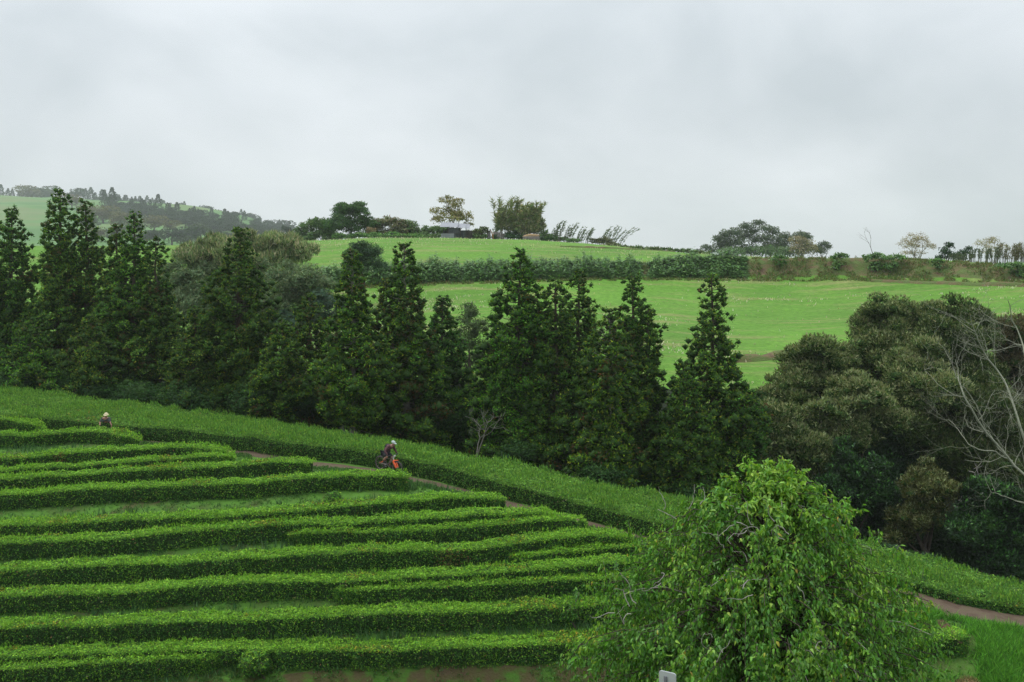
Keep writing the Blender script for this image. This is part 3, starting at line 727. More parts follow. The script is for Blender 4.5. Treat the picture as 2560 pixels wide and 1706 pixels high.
# round bushes
def bush(px, py, D, rad, label, seed, cols=OLD+YOUNG[3:], tips=.35, hf=.8, leaf=.08, dens=420, name='round_bush', tip_col=YOUNG, mat='leaf'):
    x = (px-CX)/F*D; z = gz1(x, D)
    return broad(x, D, [(x, D, z+rad*hf*.9, rad, rad, rad*hf), (x+.1, D+.1, z+rad*.5, rad*.9, rad*.8, rad*.5)], label, seed, leaf=leaf, dens=dens, cols=cols, cat='bush', name=name,
                 tips=tips, tip_col=tip_col, trunk=.03, lump=.14, shell=.3, stems=3, mat=mat, crown='foliage', kindcrown='stuff')
def hitD(px, py): return float(hit(px, py)[1])
bush(640, 1690, 44.9, .66, "round clipped bush bulging from the lowest tea row", 301)
bush(832, 1262, hitD(832, 1262), .42, "small round dark bush in the grassy gap", 302, tips=.12)
bush(1420, 1570, 46.5, .55, "upright bush at the left foot of the foreground tree", 303, tips=.1)
bush(2215, 1600, 43.6, .7, "feathery bluish green fern bush on the right bank", 304, cols=[(.05, .13, .05), (.035, .10, .04)], tips=.3, tip_col=[(.07, .17, .08)])
M['lichen'] = noise_mat('lichen_bark', [(0.3, (.17, .18, .13)), (0.7, (.34, .36, .26))], scale=9, stretch=(2, 2, .6))
# ------------------------------------------------------------------ cedars of the shelter belt
def cedar_px(px, pyt, D, wpx, seed, label, **k):
    x = (px-CX)/F*D; zt = zp(pyt, D); H = zt-gz1(x, D)+.15
    return cedar(x, D, H, wpx/F*D, seed, label, group='cedars of the shelter belt', **k)
cedar_px(28, 520, 90, 92, 401, "dense cedar cut by the left edge of the view", open_top=.5)
cedar_px(-60, 560, 92, 100, 402, "cedar standing outside, its limbs reaching in over the left edge", dens=.9)
cedar_px(150, 476, 89, 92, 403, "tallest cedar at the left, its spire rising above the far hill", open_top=.6, dens=1.05, spike=.32)
cedar_px(213, 502, 90, 62, 404, "slender cedar spire touching the tallest one, just right of it", open_top=.7, dens=.95)
cedar_px(326, 535, 86, 95, 405, "cedar with a thin open spire between the tallest left one and the short-tipped one", open_top=.8, dens=1.05)
cedar_px(284, 566, 88, 70, 406, "blunt-headed cedar fused to the left flank of the thin open spire")
cedar_px(392, 600, 85, 88, 407, "cedar with a small round tip above the bright green strip of field", open_top=.9, gaps=.1)
cedar_px(591, 573, 81, 125, 408, "broad dark cedar in front of the reed-topped thicket", open_top=.6, dens=1.1)
cedar_px(700, 800, 76, 80, 409, "short yellowish cedar low in the belt, right of the broad dark one", hue=(1.15, 1.05, .8), rust=.12)
cedar_px(778, 735, 79, 70, 410, "olive cedar half hidden behind the slender one with the bare trunk", hue=(1.1, .95, .8))
cedar_px(887, 628, 71, 78, 411, "slender cedar with its bare trunk showing down to the tea, left of the cyclist", open_top=.5, skirt=.24, hue=(1.12, 1.05, .75), trunk_pale=True, rust=.1)
cedar_px(1018, 610, 75, 95, 412, "cedar with a tuft-like tip and pale trunk seen through its thin crown", open_top=.9, rust=.14, gaps=.12, hue=(1.1, 1.0, .8), trunk_pale=True, skirt=.1)
cedar_px(960, 700, 77, 80, 413, "reddish cedar filling the gap between the two pale-trunked ones", rust=.22, hue=(1.1, .95, .8))
cedar_px(1106, 745, 78, 82, 414, "low dark rounded cedar left of the dead white snag", dens=1.1, hue=(.85, .9, 1))
cedar_px(1300, 630, 73, 112, 415, "large dense conical cedar in the middle of the belt", dens=1.15, hue=(.95, 1.05, .9), open_top=.3)
cedar_px(1390, 700, 72, 85, 416, "cedar leaning into the right flank of the large middle one", hue=(.95, 1, .9))
cedar_px(1443, 680, 74, 80, 417, "cedar with a knobbly open head against the lower field", open_top=.8, hue=(.9, 1, .9))
cedar_px(1524, 775, 67, 92, 418, "yellow-green cedar standing forward with a short pale stem at its top", rust=.2, hue=(1.25, 1.1, .8), skirt=.15, trunk_pale=True)
cedar_px(1577, 690, 72, 62, 419, "cedar with an airy crown and sky-lit gaps right of the knobbly one", open_top=.9, gaps=.15, skirt=.12)
cedar_px(1625, 775, 71, 60, 420, "shorter cedar at the right shoulder of the airy one", open_top=.5)
cedar_px(1772, 694, 70, 120, 421, "rightmost cedar, wide with stepped open tiers against the bright field", open_top=1.0, dens=1.0, gaps=.08)
cedar_px(1700, 905, 67, 75, 422, "small dark cedar in front of the stepped-tier one", hue=(.85, .95, .9))
cedar_px(1240, 830, 74, 72, 423, "short bright cedar low at the left foot of the large middle one", hue=(1.0, 1.15, .9))
cedar_px(1840, 960, 69, 85, 424, "low dark cedar at the right end of the belt beside the olive trees", hue=(.85, .95, .95))
cedar_px(480, 770, 80, 90, 425, "short dark cedar between the round-tipped one and the broad dark one", hue=(.9, .95, .95))
cedar_px(80, 800, 82, 95, 426, "low bushy cedar at the left above the tea crest", hue=(1.0, 1.1, .9))
cedar_px(235, 790, 81, 75, 427, "low bushy cedar under the twin spires", hue=(1.0, 1.05, .9))

# dead snag between the cedars
xs = (1180-CX)/F*69
bare(xs-.3, 69, gz1(xs, 69)-.2, 5.6, "dead grey-white snag leaning between the dark cedars", 431, spread=.9, levels=4, r0=.09, lean=(.35, 0), name='dead_tree', mat='bark_pale')

# ------------------------------------------------------------------ dark shrubs under the belt
UND = [(.026, .075, .018), (.038, .095, .020), (.020, .055, .018)]
def shrub_px(px, py, D, wpx, hpx, label, seed, n=5, cols=UND, name='shrub', cat='shrub', leaf=.16, dens=55, group=None, **k):
    x = (px-CX)/F*D; r = RS(seed+5); s = []
    for i in range(n): s.append((px+r.uniform(-.32, .32)*wpx, py+hpx*r.uniform(.25, .7), wpx*r.uniform(.2, .3), hpx*r.uniform(.2, .32)))
    s.append((px, py+hpx*.5, wpx*.36, hpx*.5))
    return broad(x, D, lobes_px(D, s, dj=1, seed=seed), label, seed, leaf=leaf, dens=dens, cols=cols, cat=cat, name=name, group=group, trunk=.06, stems=2, crown='foliage', **k)
GU = 'dark shrubs under the shelter belt'
shrub_px(1880, 985, 78, 150, 130, "dark shrub in the notch between the last cedar and the grey-olive tree", 438)
for i, (px, py, D, w, h, lab) in enumerate([
    (40, 910, 79, 200, 110, "dark shrub below the left edge cedars"), (180, 900, 79, 180, 120, "dark shrub under the tallest cedar"),
    (330, 910, 77, 190, 140, "dark shrub under the thin spire cedar"), (470, 930, 76, 200, 140, "dark shrub under the short dark cedar"),
    (640, 930, 74, 190, 150, "bluish shrub under the short yellowish cedar"), (745, 900, 75, 170, 190, "glossy dark green shrub left of the bare cedar trunk"),
    (1100, 960, 72, 170, 180, "dark shrub behind the cyclist and the dead snag"), (1010, 1010, 72, 150, 120, "olive shrub behind the cyclist's head"),
    (1350, 1060, 69, 190, 150, "dark shrub under the large middle cedar"), (1560, 1120, 66, 220, 140, "dark shrub under the yellow-green cedar"),
    (1740, 1160, 64, 240, 160, "dark shrub under the stepped-tier cedar"), (1230, 1020, 72, 150, 150, "bright green shrub beside the dead snag")]):
    shrub_px(px, py+25, D+3.5, w, h*.8, lab, 440+i, group=GU, tips=.12, tip_col=[(.05, .12, .03)])

# ------------------------------------------------------------------ olive-brown trees on the right
OLV = [(.092, .145, .040), (.064, .115, .032), (.122, .165, .055), (.048, .092, .026)]
OLD_ = [(.050, .085, .022), (.070, .105, .028), (.038, .066, .020)]
def olive(D, spec, base_px, label, seed, cols=OLV, tips=.45, tip_col=[(.24, .27, .13), (.19, .23, .10)], **k):
    x = (base_px-CX)/F*D
    kw = dict(leaf=.20, dens=46, name='olive_green_tree', trunk=.24, lump=.30, shell=.30, upright=.5, asp=.42, billow=11); kw.update(k)
    return broad(x, D, lobes_px(D, spec, dj=.6, seed=seed), label, seed, cols=cols, tips=tips, tip_col=tip_col, **kw)
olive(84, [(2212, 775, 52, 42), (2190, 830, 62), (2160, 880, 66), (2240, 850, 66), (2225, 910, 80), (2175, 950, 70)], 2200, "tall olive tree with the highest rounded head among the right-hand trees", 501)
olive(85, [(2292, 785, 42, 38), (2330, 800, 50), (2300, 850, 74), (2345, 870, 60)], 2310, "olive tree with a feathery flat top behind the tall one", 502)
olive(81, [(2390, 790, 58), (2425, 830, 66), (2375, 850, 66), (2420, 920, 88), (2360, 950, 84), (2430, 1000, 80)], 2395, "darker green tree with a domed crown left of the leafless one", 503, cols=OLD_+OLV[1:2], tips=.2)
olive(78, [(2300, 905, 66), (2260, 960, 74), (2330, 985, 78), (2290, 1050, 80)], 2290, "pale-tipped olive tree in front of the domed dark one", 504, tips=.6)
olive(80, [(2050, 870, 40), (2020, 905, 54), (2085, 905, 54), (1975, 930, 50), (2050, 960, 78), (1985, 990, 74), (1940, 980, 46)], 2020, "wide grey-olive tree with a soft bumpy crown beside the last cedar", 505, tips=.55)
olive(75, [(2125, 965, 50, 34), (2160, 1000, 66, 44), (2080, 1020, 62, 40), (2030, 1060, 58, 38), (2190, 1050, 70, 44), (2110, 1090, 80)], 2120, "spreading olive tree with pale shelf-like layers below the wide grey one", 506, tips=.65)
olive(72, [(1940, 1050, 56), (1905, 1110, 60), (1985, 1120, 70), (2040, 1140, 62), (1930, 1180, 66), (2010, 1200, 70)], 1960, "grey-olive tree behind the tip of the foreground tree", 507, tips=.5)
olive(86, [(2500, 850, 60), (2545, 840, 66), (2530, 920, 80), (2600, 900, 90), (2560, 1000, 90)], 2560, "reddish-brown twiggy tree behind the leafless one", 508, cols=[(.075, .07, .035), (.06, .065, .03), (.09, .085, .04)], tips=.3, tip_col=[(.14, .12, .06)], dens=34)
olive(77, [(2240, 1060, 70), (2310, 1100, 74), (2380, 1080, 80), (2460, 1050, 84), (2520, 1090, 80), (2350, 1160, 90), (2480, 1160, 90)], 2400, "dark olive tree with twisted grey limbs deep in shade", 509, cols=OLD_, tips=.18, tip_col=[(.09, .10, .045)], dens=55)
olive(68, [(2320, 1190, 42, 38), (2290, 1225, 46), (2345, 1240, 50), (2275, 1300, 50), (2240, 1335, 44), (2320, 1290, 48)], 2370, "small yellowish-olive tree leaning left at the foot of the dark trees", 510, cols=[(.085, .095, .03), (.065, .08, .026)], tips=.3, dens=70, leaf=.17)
LIME = [(.06, .20, .035), (.09, .25, .045)]
DK = [(.022, .060, .020), (.030, .078, .022), (.018, .045, .018)]
def dark(D, spec, base_px, label, seed, tips=.16, **k):
    x = (base_px-CX)/F*D
    kw = dict(leaf=.17, dens=60, name='laurel_tree', trunk=.14, billow=9, lump=.26, shell=.3, cols=DK, tips=tips, tip_col=LIME, upright=.4, mat='gloss_leaf'); kw.update(k)
    return broad(x, D, lobes_px(D, spec, dj=.6, seed=seed), label, seed, **kw)
dark(70, [(2108, 1130, 26, 34), (2120, 1180, 48), (2165, 1200, 46), (2095, 1230, 56), (2200, 1165, 24, 36), (2190, 1250, 66), (2130, 1300, 70)], 2140, "dark laurel with lime-green shoots at its two peaks", 511)
dark(66, [(2455, 1215, 42), (2440, 1260, 58), (2500, 1250, 56), (2530, 1300, 66), (2440, 1330, 60), (2500, 1380, 80), (2570, 1340, 80)], 2490, "dark laurel with bright shoots near the right edge above the tea", 512, tips=.2)
dark(76, [(2690, 1120, 110), (2760, 1220, 120), (2680, 1300, 110), (2800, 1380, 110)], 2720, "dark evergreen standing just beyond the right edge of the view", 516, dens=24, leaf=.26)
dark(74, [(2930, 1200, 120), (2960, 1330, 120), (2880, 1430, 110)], 2930, "dark evergreen well beyond the right edge of the view", 517, dens=22, leaf=.28)
dark(77, [(2190, 1110, 70), (2260, 1150, 60), (2180, 1200, 70), (2060, 1180, 70)], 2180, "black-green evergreen in the shade between the pale olive layers", 515, tips=.05)
dark(73, [(2230, 1330, 70), (2160, 1370, 60), (2080, 1330, 70), (2010, 1300, 70), (1930, 1270, 70)], 2110, "black-green laurel thicket behind the foreground tree", 513, tips=.04)
dark(71, [(2380, 1330, 80), (2330, 1390, 60), (2420, 1400, 70), (2560, 1440, 70)], 2400, "black-green laurel thicket in the deepest shade at the right", 514, tips=.03)
for i, (px, py, D, w, h, lab) in enumerate([(2210, 1360, 56, 130, 70, "dark tea shrub on the crest right of the foreground tree"), (2300, 1385, 56.5, 130, 75, "spreading grey-green shrub halfway along the right crest"),
    (2400, 1420, 55.5, 130, 65, "low leafy shrub at the lower end of the right crest"), (2510, 1455, 54.5, 110, 60, "last low shrub on the crest at the right edge")]):
    shrub_px(px, py, D, w, h, lab, 520+i, cols=[(.03, .075, .03), (.04, .09, .035), (.055, .09, .045)], leaf=.13, dens=110, group='shrubs on the right crest')
# leafless tree at the right edge: limbs follow the photograph's outline, each then branches at random
def guided_tree(D, base, limbs, label, seed):
    r = RS(seed); o = at(base[0], base[1], D); root = empty('leafless_tree', o); tag(root, label, 'tree'); T = Tubes()
    def sub(p, d, L, rad, lev):
        pts = [p]
        for k in range(5):
            d = unit(d+r.normal(size=3)*.22+np.array([0, 0, .05])); pts.append(pts[-1]+d*L/5)
        T.add(np.array(pts), np.linspace(rad, rad*.45, 6), 4 if lev > 1 else 3)
        if lev:
            for k in range(3):
                a = rdir(r, 1)[0]*np.array([1, .8, 1]); sub(pts[r.integers(1, 6)], unit(d*.7+a*.75), L*r.uniform(.5, .75), rad*.55, lev-1)
    for pl, r0, nsub in limbs:
        P = []
        for k, (px, py) in enumerate(pl): P.append(at(px, py, D+1.2*math.sin(k*1.3+r0*40))-o)
        P = np.array(P); s = np.linspace(0, len(P)-1, 16); C = np.stack([np.interp(s, np.arange(len(P)), P[:, q]) for q in range(3)], 1)
        C[1:-1] = C[:-2]*.25+C[1:-1]*.5+C[2:]*.25; C += r.normal(size=C.shape)*.03
        T.add(C, np.linspace(r0, r0*.3, 16), 6)
        for k in range(nsub):
            q = r.integers(3, 16); d = unit(C[min(q+1, 15)]-C[q-1]); sub(C[q], unit(d*.5+rdir(r, 1)[0]*.8+[0, 0, .25]), r.uniform(1.0, 2.6), r0*.22, 2)
    T.build('trunk', M['lichen'], root)
guided_tree(60, (2640, 1420), [([(2640, 1420), (2630, 1300), (2590, 1220), (2530, 1150), (2470, 1090), (2430, 1030), (2400, 970), (2395, 930)], .095, 16),
    ([(2600, 1240), (2570, 1130), (2540, 1040), (2520, 960), (2470, 900), (2440, 840), (2425, 790)], .075, 18), ([(2590, 1180), (2590, 1050), (2575, 950), (2560, 860), (2530, 800), (2520, 750)], .07, 16),
    ([(2530, 1150), (2490, 1130), (2450, 1125), (2420, 1110), (2385, 1060)], .042, 8), ([(2470, 1090), (2440, 1010), (2400, 960), (2390, 900)], .038, 8), ([(2620, 1290), (2570, 1260), (2520, 1245), (2480, 1230)], .042, 8)],
    "leafless grey tree spreading up across the right edge of the dark trees", 531)
xb = (2400-CX)/F*73
bare(xb, 73, zp(1340, 73), 6.5, "crooked bare grey stem inside the dark olive crown", 532, spread=.8, levels=4, r0=.16, lean=(-.15, 0), name='dead_tree', mat='bark_grey')

# ------------------------------------------------------------------ thicket behind the cedars, left of centre
GG = [(.100, .165, .075), (.125, .185, .090), (.075, .135, .060), (.15, .19, .09)]
def thick(D, spec, base_px, label, seed, cols=GG, **k):
    x = (base_px-CX)/F*D
    kw = dict(leaf=.24, dens=30, billow=8, coremat='inner_light', core=.5, name='broadleaf_tree', trunk=.15, lump=.28, asp=.4); kw.update(k)
    return broad(x, D, lobes_px(D, spec, dj=.6, seed=seed), label, seed, cols=cols, **kw)
REED = [(.32, .35, .19), (.22, .29, .12), (.42, .40, .26), (.16, .25, .10)]
thick(122, [(490, 640, 46, 36), (535, 622, 40, 34), (575, 628, 40, 34), (620, 612, 44, 32), (665, 618, 46, 34), (712, 612, 40, 28), (750, 635, 40, 34), (690, 655, 60), (600, 660, 60), (520, 670, 60)], 610, "broad thicket topped with straw-coloured reed plumes", 541, cols=REED+GG[:2], upright=1.2, dens=34, cat='thicket', name='reed_thicket', leaf=.34, asp=.3)
thick(119, [(450, 690, 44), (520, 700, 60), (600, 715, 64), (680, 705, 62), (750, 700, 50), (640, 760, 80), (540, 770, 80), (440, 760, 60)], 600, "grey-green tangle of leaves below the straw-coloured reed plumes", 547)
thick(112, [(480, 720, 52), (470, 780, 56), (510, 760, 50), (450, 700, 34)], 480, "grey-green willowy tree behind the round-tipped cedar", 542)
thick(108, [(740, 700, 62), (790, 730, 54), (700, 720, 54), (760, 770, 70), (700, 780, 66)], 745, "thin grey-green tree with fine twigs in front of the field corner", 543, dens=24, shell=.5)
thick(104, [(820, 760, 44), (850, 790, 40), (790, 800, 60), (730, 830, 60)], 790, "blue-green loose tree low behind the olive cedar", 544, cols=[(.05, .10, .06), (.06, .11, .07)])
thick(100, [(1170, 790, 34), (1185, 830, 44), (1150, 860, 44), (1200, 890, 46), (1165, 930, 50)], 1175, "dull green broadleaf tree in the gap behind the dead snag", 545, cols=[(.05, .09, .03), (.07, .11, .04)], leaf=.2)
thick(146, [(885, 632, 24, 22), (925, 625, 34, 26), (920, 655, 44, 34), (895, 665, 34)], 915, "rounded dark green tree rising out of the ginger hedge", 546, cols=[(.03, .075, .03), (.045, .09, .04)], leaf=.22, dens=45)
# ------------------------------------------------------------------ ginger-lily hedges along the earth bank
GING = [(.080, .19, .042), (.11, .24, .055), (.050, .125, .032), (.17, .30, .085)]
def ginger(px0, px1, label, seed, h=2.1, wob=.5, sub=18, ramp=22, foot=.35):
    r = RS(seed); LV = Leaves(); LV.r = r
    pxm = (px0+px1)/2; kdm, kzm = knots([pxm]); o = np.array([(pxm-CX)/F*kdm[0, 13], kdm[0, 13], kzm[0, 14]])
    root = empty('ginger_hedge', o); tag(root, label, 'hedge', 'ginger lily hedges along the bank')
    L = (px1-px0)/F*165; n = int(L*95)
    px = r.uniform(px0, px1, n); kd, kz = knots(px)
    f = r.uniform(-.5, 1.05, n)                       # from bank foot to the field edge behind
    D = kd[:, 13]*(1-f)+kd[:, 14]*f; x = (px-CX)/F*D
    g = gz(x, D)
    hh = h*.85*(1+wob*vnoise(px/9, px*0, s=seed)+.25*vnoise(px/35, px*0+3, s=seed))*np.clip((f+foot+.35)*2.2, .15, 1)
    hh = hh*np.clip(1.25-np.clip(f, 0, 1)*.45, 0, 1)
    e = np.sqrt(np.clip(1-(1-np.clip(np.minimum(px-px0, px1-px)/min(ramp, (px1-px0)/2), 0, 1))**2, .03, 1)); hh *= e*r.uniform(.5, 1.12, n)
    for q in range(7):
        t = (q+r.random(n))/7
        a = r.uniform(0, 6.28, n)
        ax = unit(np.stack([np.cos(a), np.sin(a)-.35, r.uniform(-.75, .45, n)], 1))
        P = np.stack([x, D, g+hh*t], 1)+r.normal(size=(n, 3))*.08
        nr = unit(np.cross(ax, np.stack([-np.sin(a), np.cos(a), a*0], 1))); nr = np.where(nr[:, 2:] < 0, -nr, nr)
        LV.tris(P-o, unit(nr+[0, -.25, .5]+r.normal(size=(n, 3))*.25), r.uniform(.38, .66, n), .24, mixc(r, n, GING, [3, 3, 2, 1.5], .2), axis=ax)
    LV.build('foliage', M['gloss_leaf'], root)
    T = Tubes()
    for i in range(0, n, max(1, n//160)):
        T.add(np.array([[x[i], D[i], g[i]], [x[i], D[i]-.1, g[i]+hh[i]]])-o, [.02, .012], 3)
    T.build('stems', M['twig'], root)['kind'] = 'stuff'
ginger(800, 905, "ginger lily hedge left of the rounded tree on the bank", 601, h=2.3)
ginger(905, 1150, "ginger lily hedge behind the two pale-trunked cedars", 602, h=2.2)
ginger(1150, 1345, "ginger lily hedge behind the large middle cedar", 603, h=2.1)
ginger(1340, 1478, "ginger lily hedge ending at a slanting bare gap in the bank", 604, h=2.1)
ginger(1468, 1606, "ginger lily hedge block between two bare gaps", 605, h=2.15)
ginger(1618, 1760, "ginger lily hedge block right of the second bare gap", 606, h=1.9)
ginger(1755, 1868, "last continuous ginger lily hedge before the bare bank", 607, h=1.7, ramp=56)
up0 = lambda px, D: (px-CX)/F*D
for i, (a, b, hh, lab) in enumerate([(2080, 2118, 0.9, "single ginger clump on the bare bank, first from its left"), (2158, 2205, 1.1, "ginger clump under the thin bare sapling"), (2205, 2262, 0.85, "wide ginger clump spilling down the bank"),
                                     (2325, 2360, .55, "small ginger clump on the lower part of the bank"), (2500, 2600, .75, "dark ginger clump at the right end of the bank"), (1930, 1965, .6, "tiny ginger tuft on the bare bank left of the clumps")]):
    kq = knots([(a+b)/2]); Dc = float(kq[0][0, 13]+1.2); gt = HY-F*float(kq[1][0, 14])/Dc; hp_ = hh/Dc*F; w_ = b-a; rr_ = RS(610+i)
    sp_ = [(a+w_*t_, gt+rr_.uniform(-.15, .5)*hp_-hp_*.35*math.sin(t_*3.1), w_*.24, hp_*rr_.uniform(.35, .6)) for t_ in (.12, .35, .6, .85)]+[((a+b)/2+rr_.normal()*6, gt+hp_*1.3, w_*.34, hp_*.8)]
    broad(up0((a+b)/2, Dc), Dc, lobes_px(Dc, sp_, dj=.3, seed=i), lab, 610+i, leaf=.42, dens=13, cols=GING, cat='plant', name='ginger_clump', group='ginger clumps on the bare bank', trunk=.04, lump=.35, core=.5, coremat='inner_shade', billow=6, asp=.4, mat='gloss_leaf', crown='foliage')
# rough grass on the bank
def bladed(name, label, n, sampler, hgt, cols, w=None, wid=.02, kind='stuff', cat='grass', seed=1, lean=.5, mat='leaf', per=3, curve=False):
    r = RS(seed); P, sc = sampler(r, n); n = len(P); LV = Leaves(); LV.r = r
    for q in range(per):
        ax = unit(r.normal(size=(n, 3))*lean*np.array([1, 1, .2])+np.array([0, 0, 1]))
        nr = unit(np.cross(ax, r.normal(size=(n, 3))))
        LV.tris(P+r.normal(size=(n, 3))*np.array([.06, .06, 0]), nr, hgt*sc*r.uniform(.5, 1.2, n), wid*r.uniform(.7, 1.4, n), mixc(r, n, cols, w, .2), axis=ax)
    o = LV.build(name, M[mat]); return tag(o, label, cat, kind=kind)
def s_bank(r, n):
    px = r.uniform(420, 2700, n); kd, kz = knots(px); f = r.uniform(-.9, 1.3, n); D = kd[:, 13]*(1-f)+kd[:, 14]*f; x = (px-CX)/F*D
    k = vnoise(px/18, f*2, s=50) > -.25
    x, D = x[k], D[k]; return np.stack([x, D, gz(x, D)], 1), np.ones(len(x))
bladed('bank_grass', "dry and green rough grass clinging to the earth bank", 24000, s_bank, .42, [(.16, .15, .06), (.08, .17, .035), (.22, .18, .085), (.10, .19, .045)], wid=.09, seed=51, lean=.8)
# pale stubble on the fields
def s_field(r, n):
    px = r.uniform(760, 2800, n); kd, kz = knots(px); u = r.random(n)
    D = kd[:, 12]*(1-u)+kd[:, 13]*u; x = (px-CX)/F*D
    v = .42*vnoise(x*.03, D*.05, s=60)+.45*vnoise(x*.09+D*.05, D*.16, s=66)+.5*vnoise(x*.2+D*.02, D*.5, s=61)
    left = np.clip((1300-px)/500, 0, 1)*.5
    k = r.random(n) < np.clip((v+left-.28)*2.2, .012, .9)
    x, D = x[k], D[k]; return np.stack([x, D, gz(x, D)], 1), r.uniform(.6, 1.3, len(x))
bladed('field_stubble', "pale dry stubble flecks scattered over the lower field", 42000, s_field, .26, [(.72, .68, .48), (.58, .55, .34), (.45, .48, .22)], wid=.14, seed=62, per=1, lean=.25, mat='dry', cat='stubble')
def s_field2(r, n):
    px = r.uniform(640, 1900, n); u = r.random(n); kd, kz = knots(px)
    D = kd[:, 14]*(1-u)+kd[:, 15]*u+2; x = (px-CX)/F*D
    k = r.random(n) < np.clip((vnoise(x*.05, D*.08, s=63)+.3*vnoise(x*.3, D*.3, s=64)-.1)*1.6, .02, .8)
    x, D = x[k], D[k]; return np.stack([x, D, gz(x, D)], 1), r.uniform(.6, 1.2, len(x))
bladed('field_stubble', "sparse pale stubble flecks on the upper field", 6000, s_field2, .36, [(.62, .60, .36), (.40, .46, .2)], wid=.12, seed=65, per=1, lean=.25, mat='dry', cat='stubble')
# furrow cut across the lower field, and the cut bank at its lower edge
def strip(name, pts, w, mat, lift=.03, kind='structure', hump=0.0, label=None, cat=None):
    C, L = resample(np.array([p[:2] for p in pts]), .8); T = unit(np.gradient(C, axis=0)); N2 = np.stack([-T[:, 1], T[:, 0]], 1)
    s = np.linspace(-1, 1, 7); V = []
    ww = w*(.7+.3*vnoise(np.arange(len(C))*.3, np.arange(len(C))*0, s=70))
    for a in s:
        q = C+N2*(a*ww*.5)[:, None]; z = gz(q[:, 0], q[:, 1])+lift+hump*(1-a*a)*(1+.5*vnoise(q[:, 0]*.9, q[:, 1]*.9, s=71)); z -= .06*(abs(a) > .99)
        V.append(np.stack([q[:, 0], q[:, 1], z], 1))
    V = np.stack(V, 1).reshape(-1, 3); n = len(C); i, j = np.meshgrid(np.arange(n-1), np.arange(6), indexing='ij'); a = (i*7+j).ravel()
    o = link(name, mesh_np(name, V, np.stack([a, a+7, a+8, a+1], 1), 4, smooth=True, mats=mat)); tag(o, label, cat, kind=kind); return o
strip('furrow', [hit(p, y, 0, 100, 170) for p, y in [(2178, 704), (2280, 707), (2400, 711), (2560, 716), (2720, 722)]], 1.5, gm_bank, hump=.28)
strip('furrow', [hit(p, y, 0, 175, 236) for p, y in [(1400, 617), (1500, 621), (1600, 625), (1690, 630)]], .9, gm_bank, hump=.18)
strip('cut_bank', [hit(p, y, 0, 99, 140) for p, y in [(1820, 905), (1860, 902), (1905, 899), (1960, 890), (2040, 884)]], 2.2, gm_bank, hump=.5)

# ------------------------------------------------------------------ hill-top hedge, trees, shed and ruins
def up(px, D): return (px-CX)/F*D
HB = [(.09, .165, .055), (.065, .13, .042), (.12, .20, .065)]
BR = [(.16, .18, .08), (.20, .16, .10), (.12, .16, .06)]
def lob(D, spec, base_px, label, seed, cols=HB, **k):
    kw = dict(leaf=.36, dens=13, billow=8, core=.5, coremat='inner_light', name='hilltop_shrub', cat='shrub', trunk=.12, lump=.28, asp=.5, crown='foliage'); kw.update(k)
    return broad(up(base_px, D), D, lobes_px(D, spec, dj=.5, seed=seed), label, seed, cols=cols, **kw)
lob(243, [(745, 590, 20, 16), (765, 575, 22, 20), (790, 562, 22, 18), (760, 600, 26, 14)], 765, "leafy hilltop shrub with loose shoots at the hedge's left end", 701)
lob(241, [(800, 560, 18, 18), (815, 575, 24, 22), (790, 590, 28, 14), (830, 595, 24, 12)], 808, "dense green shrub between the loose-shoot shrub and the big round tree", 702)
lob(239, [(866, 522, 30, 16), (898, 520, 24, 14), (848, 535, 22, 16), (905, 540, 24, 18), (870, 545, 38, 24), (850, 565, 34, 24), (895, 570, 34, 24), (925, 560, 22, 18)], 875, "big round dark-green tree on the hilltop", 703, name='round_tree', cat='tree', dens=18, leaf=.32, cols=[(.040, .105, .030), (.055, .135, .036), (.085, .165, .045)], crown='crown', trunk=.3)
lob(242, [(940, 562, 26, 20), (965, 558, 28, 16), (990, 562, 26, 16), (950, 580, 30, 16), (1000, 575, 26, 18)], 968, "brownish bramble mound right of the big round tree", 704, cols=BR)
lob(243, [(1020, 570, 26, 18), (1010, 585, 30, 14), (1045, 580, 22, 14)], 1025, "brown-green bramble mound in the middle of the hilltop hedge", 705, cols=BR[:1]+HB)
lob(243, [(1070, 580, 22, 15), (1095, 578, 18, 12), (1060, 590, 26, 10), (1110, 575, 12, 12)], 1078, "green shrub growing against the shed's left side", 706)
lob(235, [(1185, 592, 20, 7), (1205, 592, 14, 6), (1165, 595, 10, 4)], 1190, "low green scrub between the shed and the ruined wall", 712, cols=HB)
lob(234, [(1272, 592, 12, 7), (1290, 593, 16, 7), (1308, 595, 14, 7), (1236, 594, 8, 6), (1350, 598, 14, 7), (1368, 600, 14, 6)], 1310, "dark low scrub round the straw-heaped clamp", 713, cols=DK)
lob(237, [(1060, 593, 30, 6), (1010, 594, 30, 5), (1095, 592, 14, 6)], 1050, "low fringe of leaves left of the shed", 714, cols=HB)
lob(235, [(900, 590, 26, 9), (860, 592, 26, 9), (935, 590, 22, 8), (985, 590, 30, 8), (1035, 592, 26, 6)], 935, "low leafy fringe at the foot of the hilltop hedge", 707, cols=GING)
lob(238, [(1185, 585, 16, 10), (1205, 580, 16, 12), (1195, 592, 24, 8), (1170, 590, 10, 8)], 1192, "yellow-green shrub between the shed and the brown post", 708, cols=[(.10, .13, .04), (.07, .10, .035)])
lob(238, [(1290, 585, 10, 8), (1270, 590, 14, 8)], 1280, "dark bush at the foot of the bamboo clump", 709, cols=DK)
lob(238, [(1360, 588, 14, 10), (1380, 595, 18, 8), (1400, 600, 20, 7), (1430, 603, 20, 6)], 1390, "low green scrub under the wind-bent reeds", 710)
lob(238, [(1485, 605, 14, 9), (1510, 603, 18, 10), (1530, 612, 18, 7)], 1505, "yellowish scrub beneath the right-hand reeds", 711, cols=[(.13, .14, .06), (.09, .11, .05)])
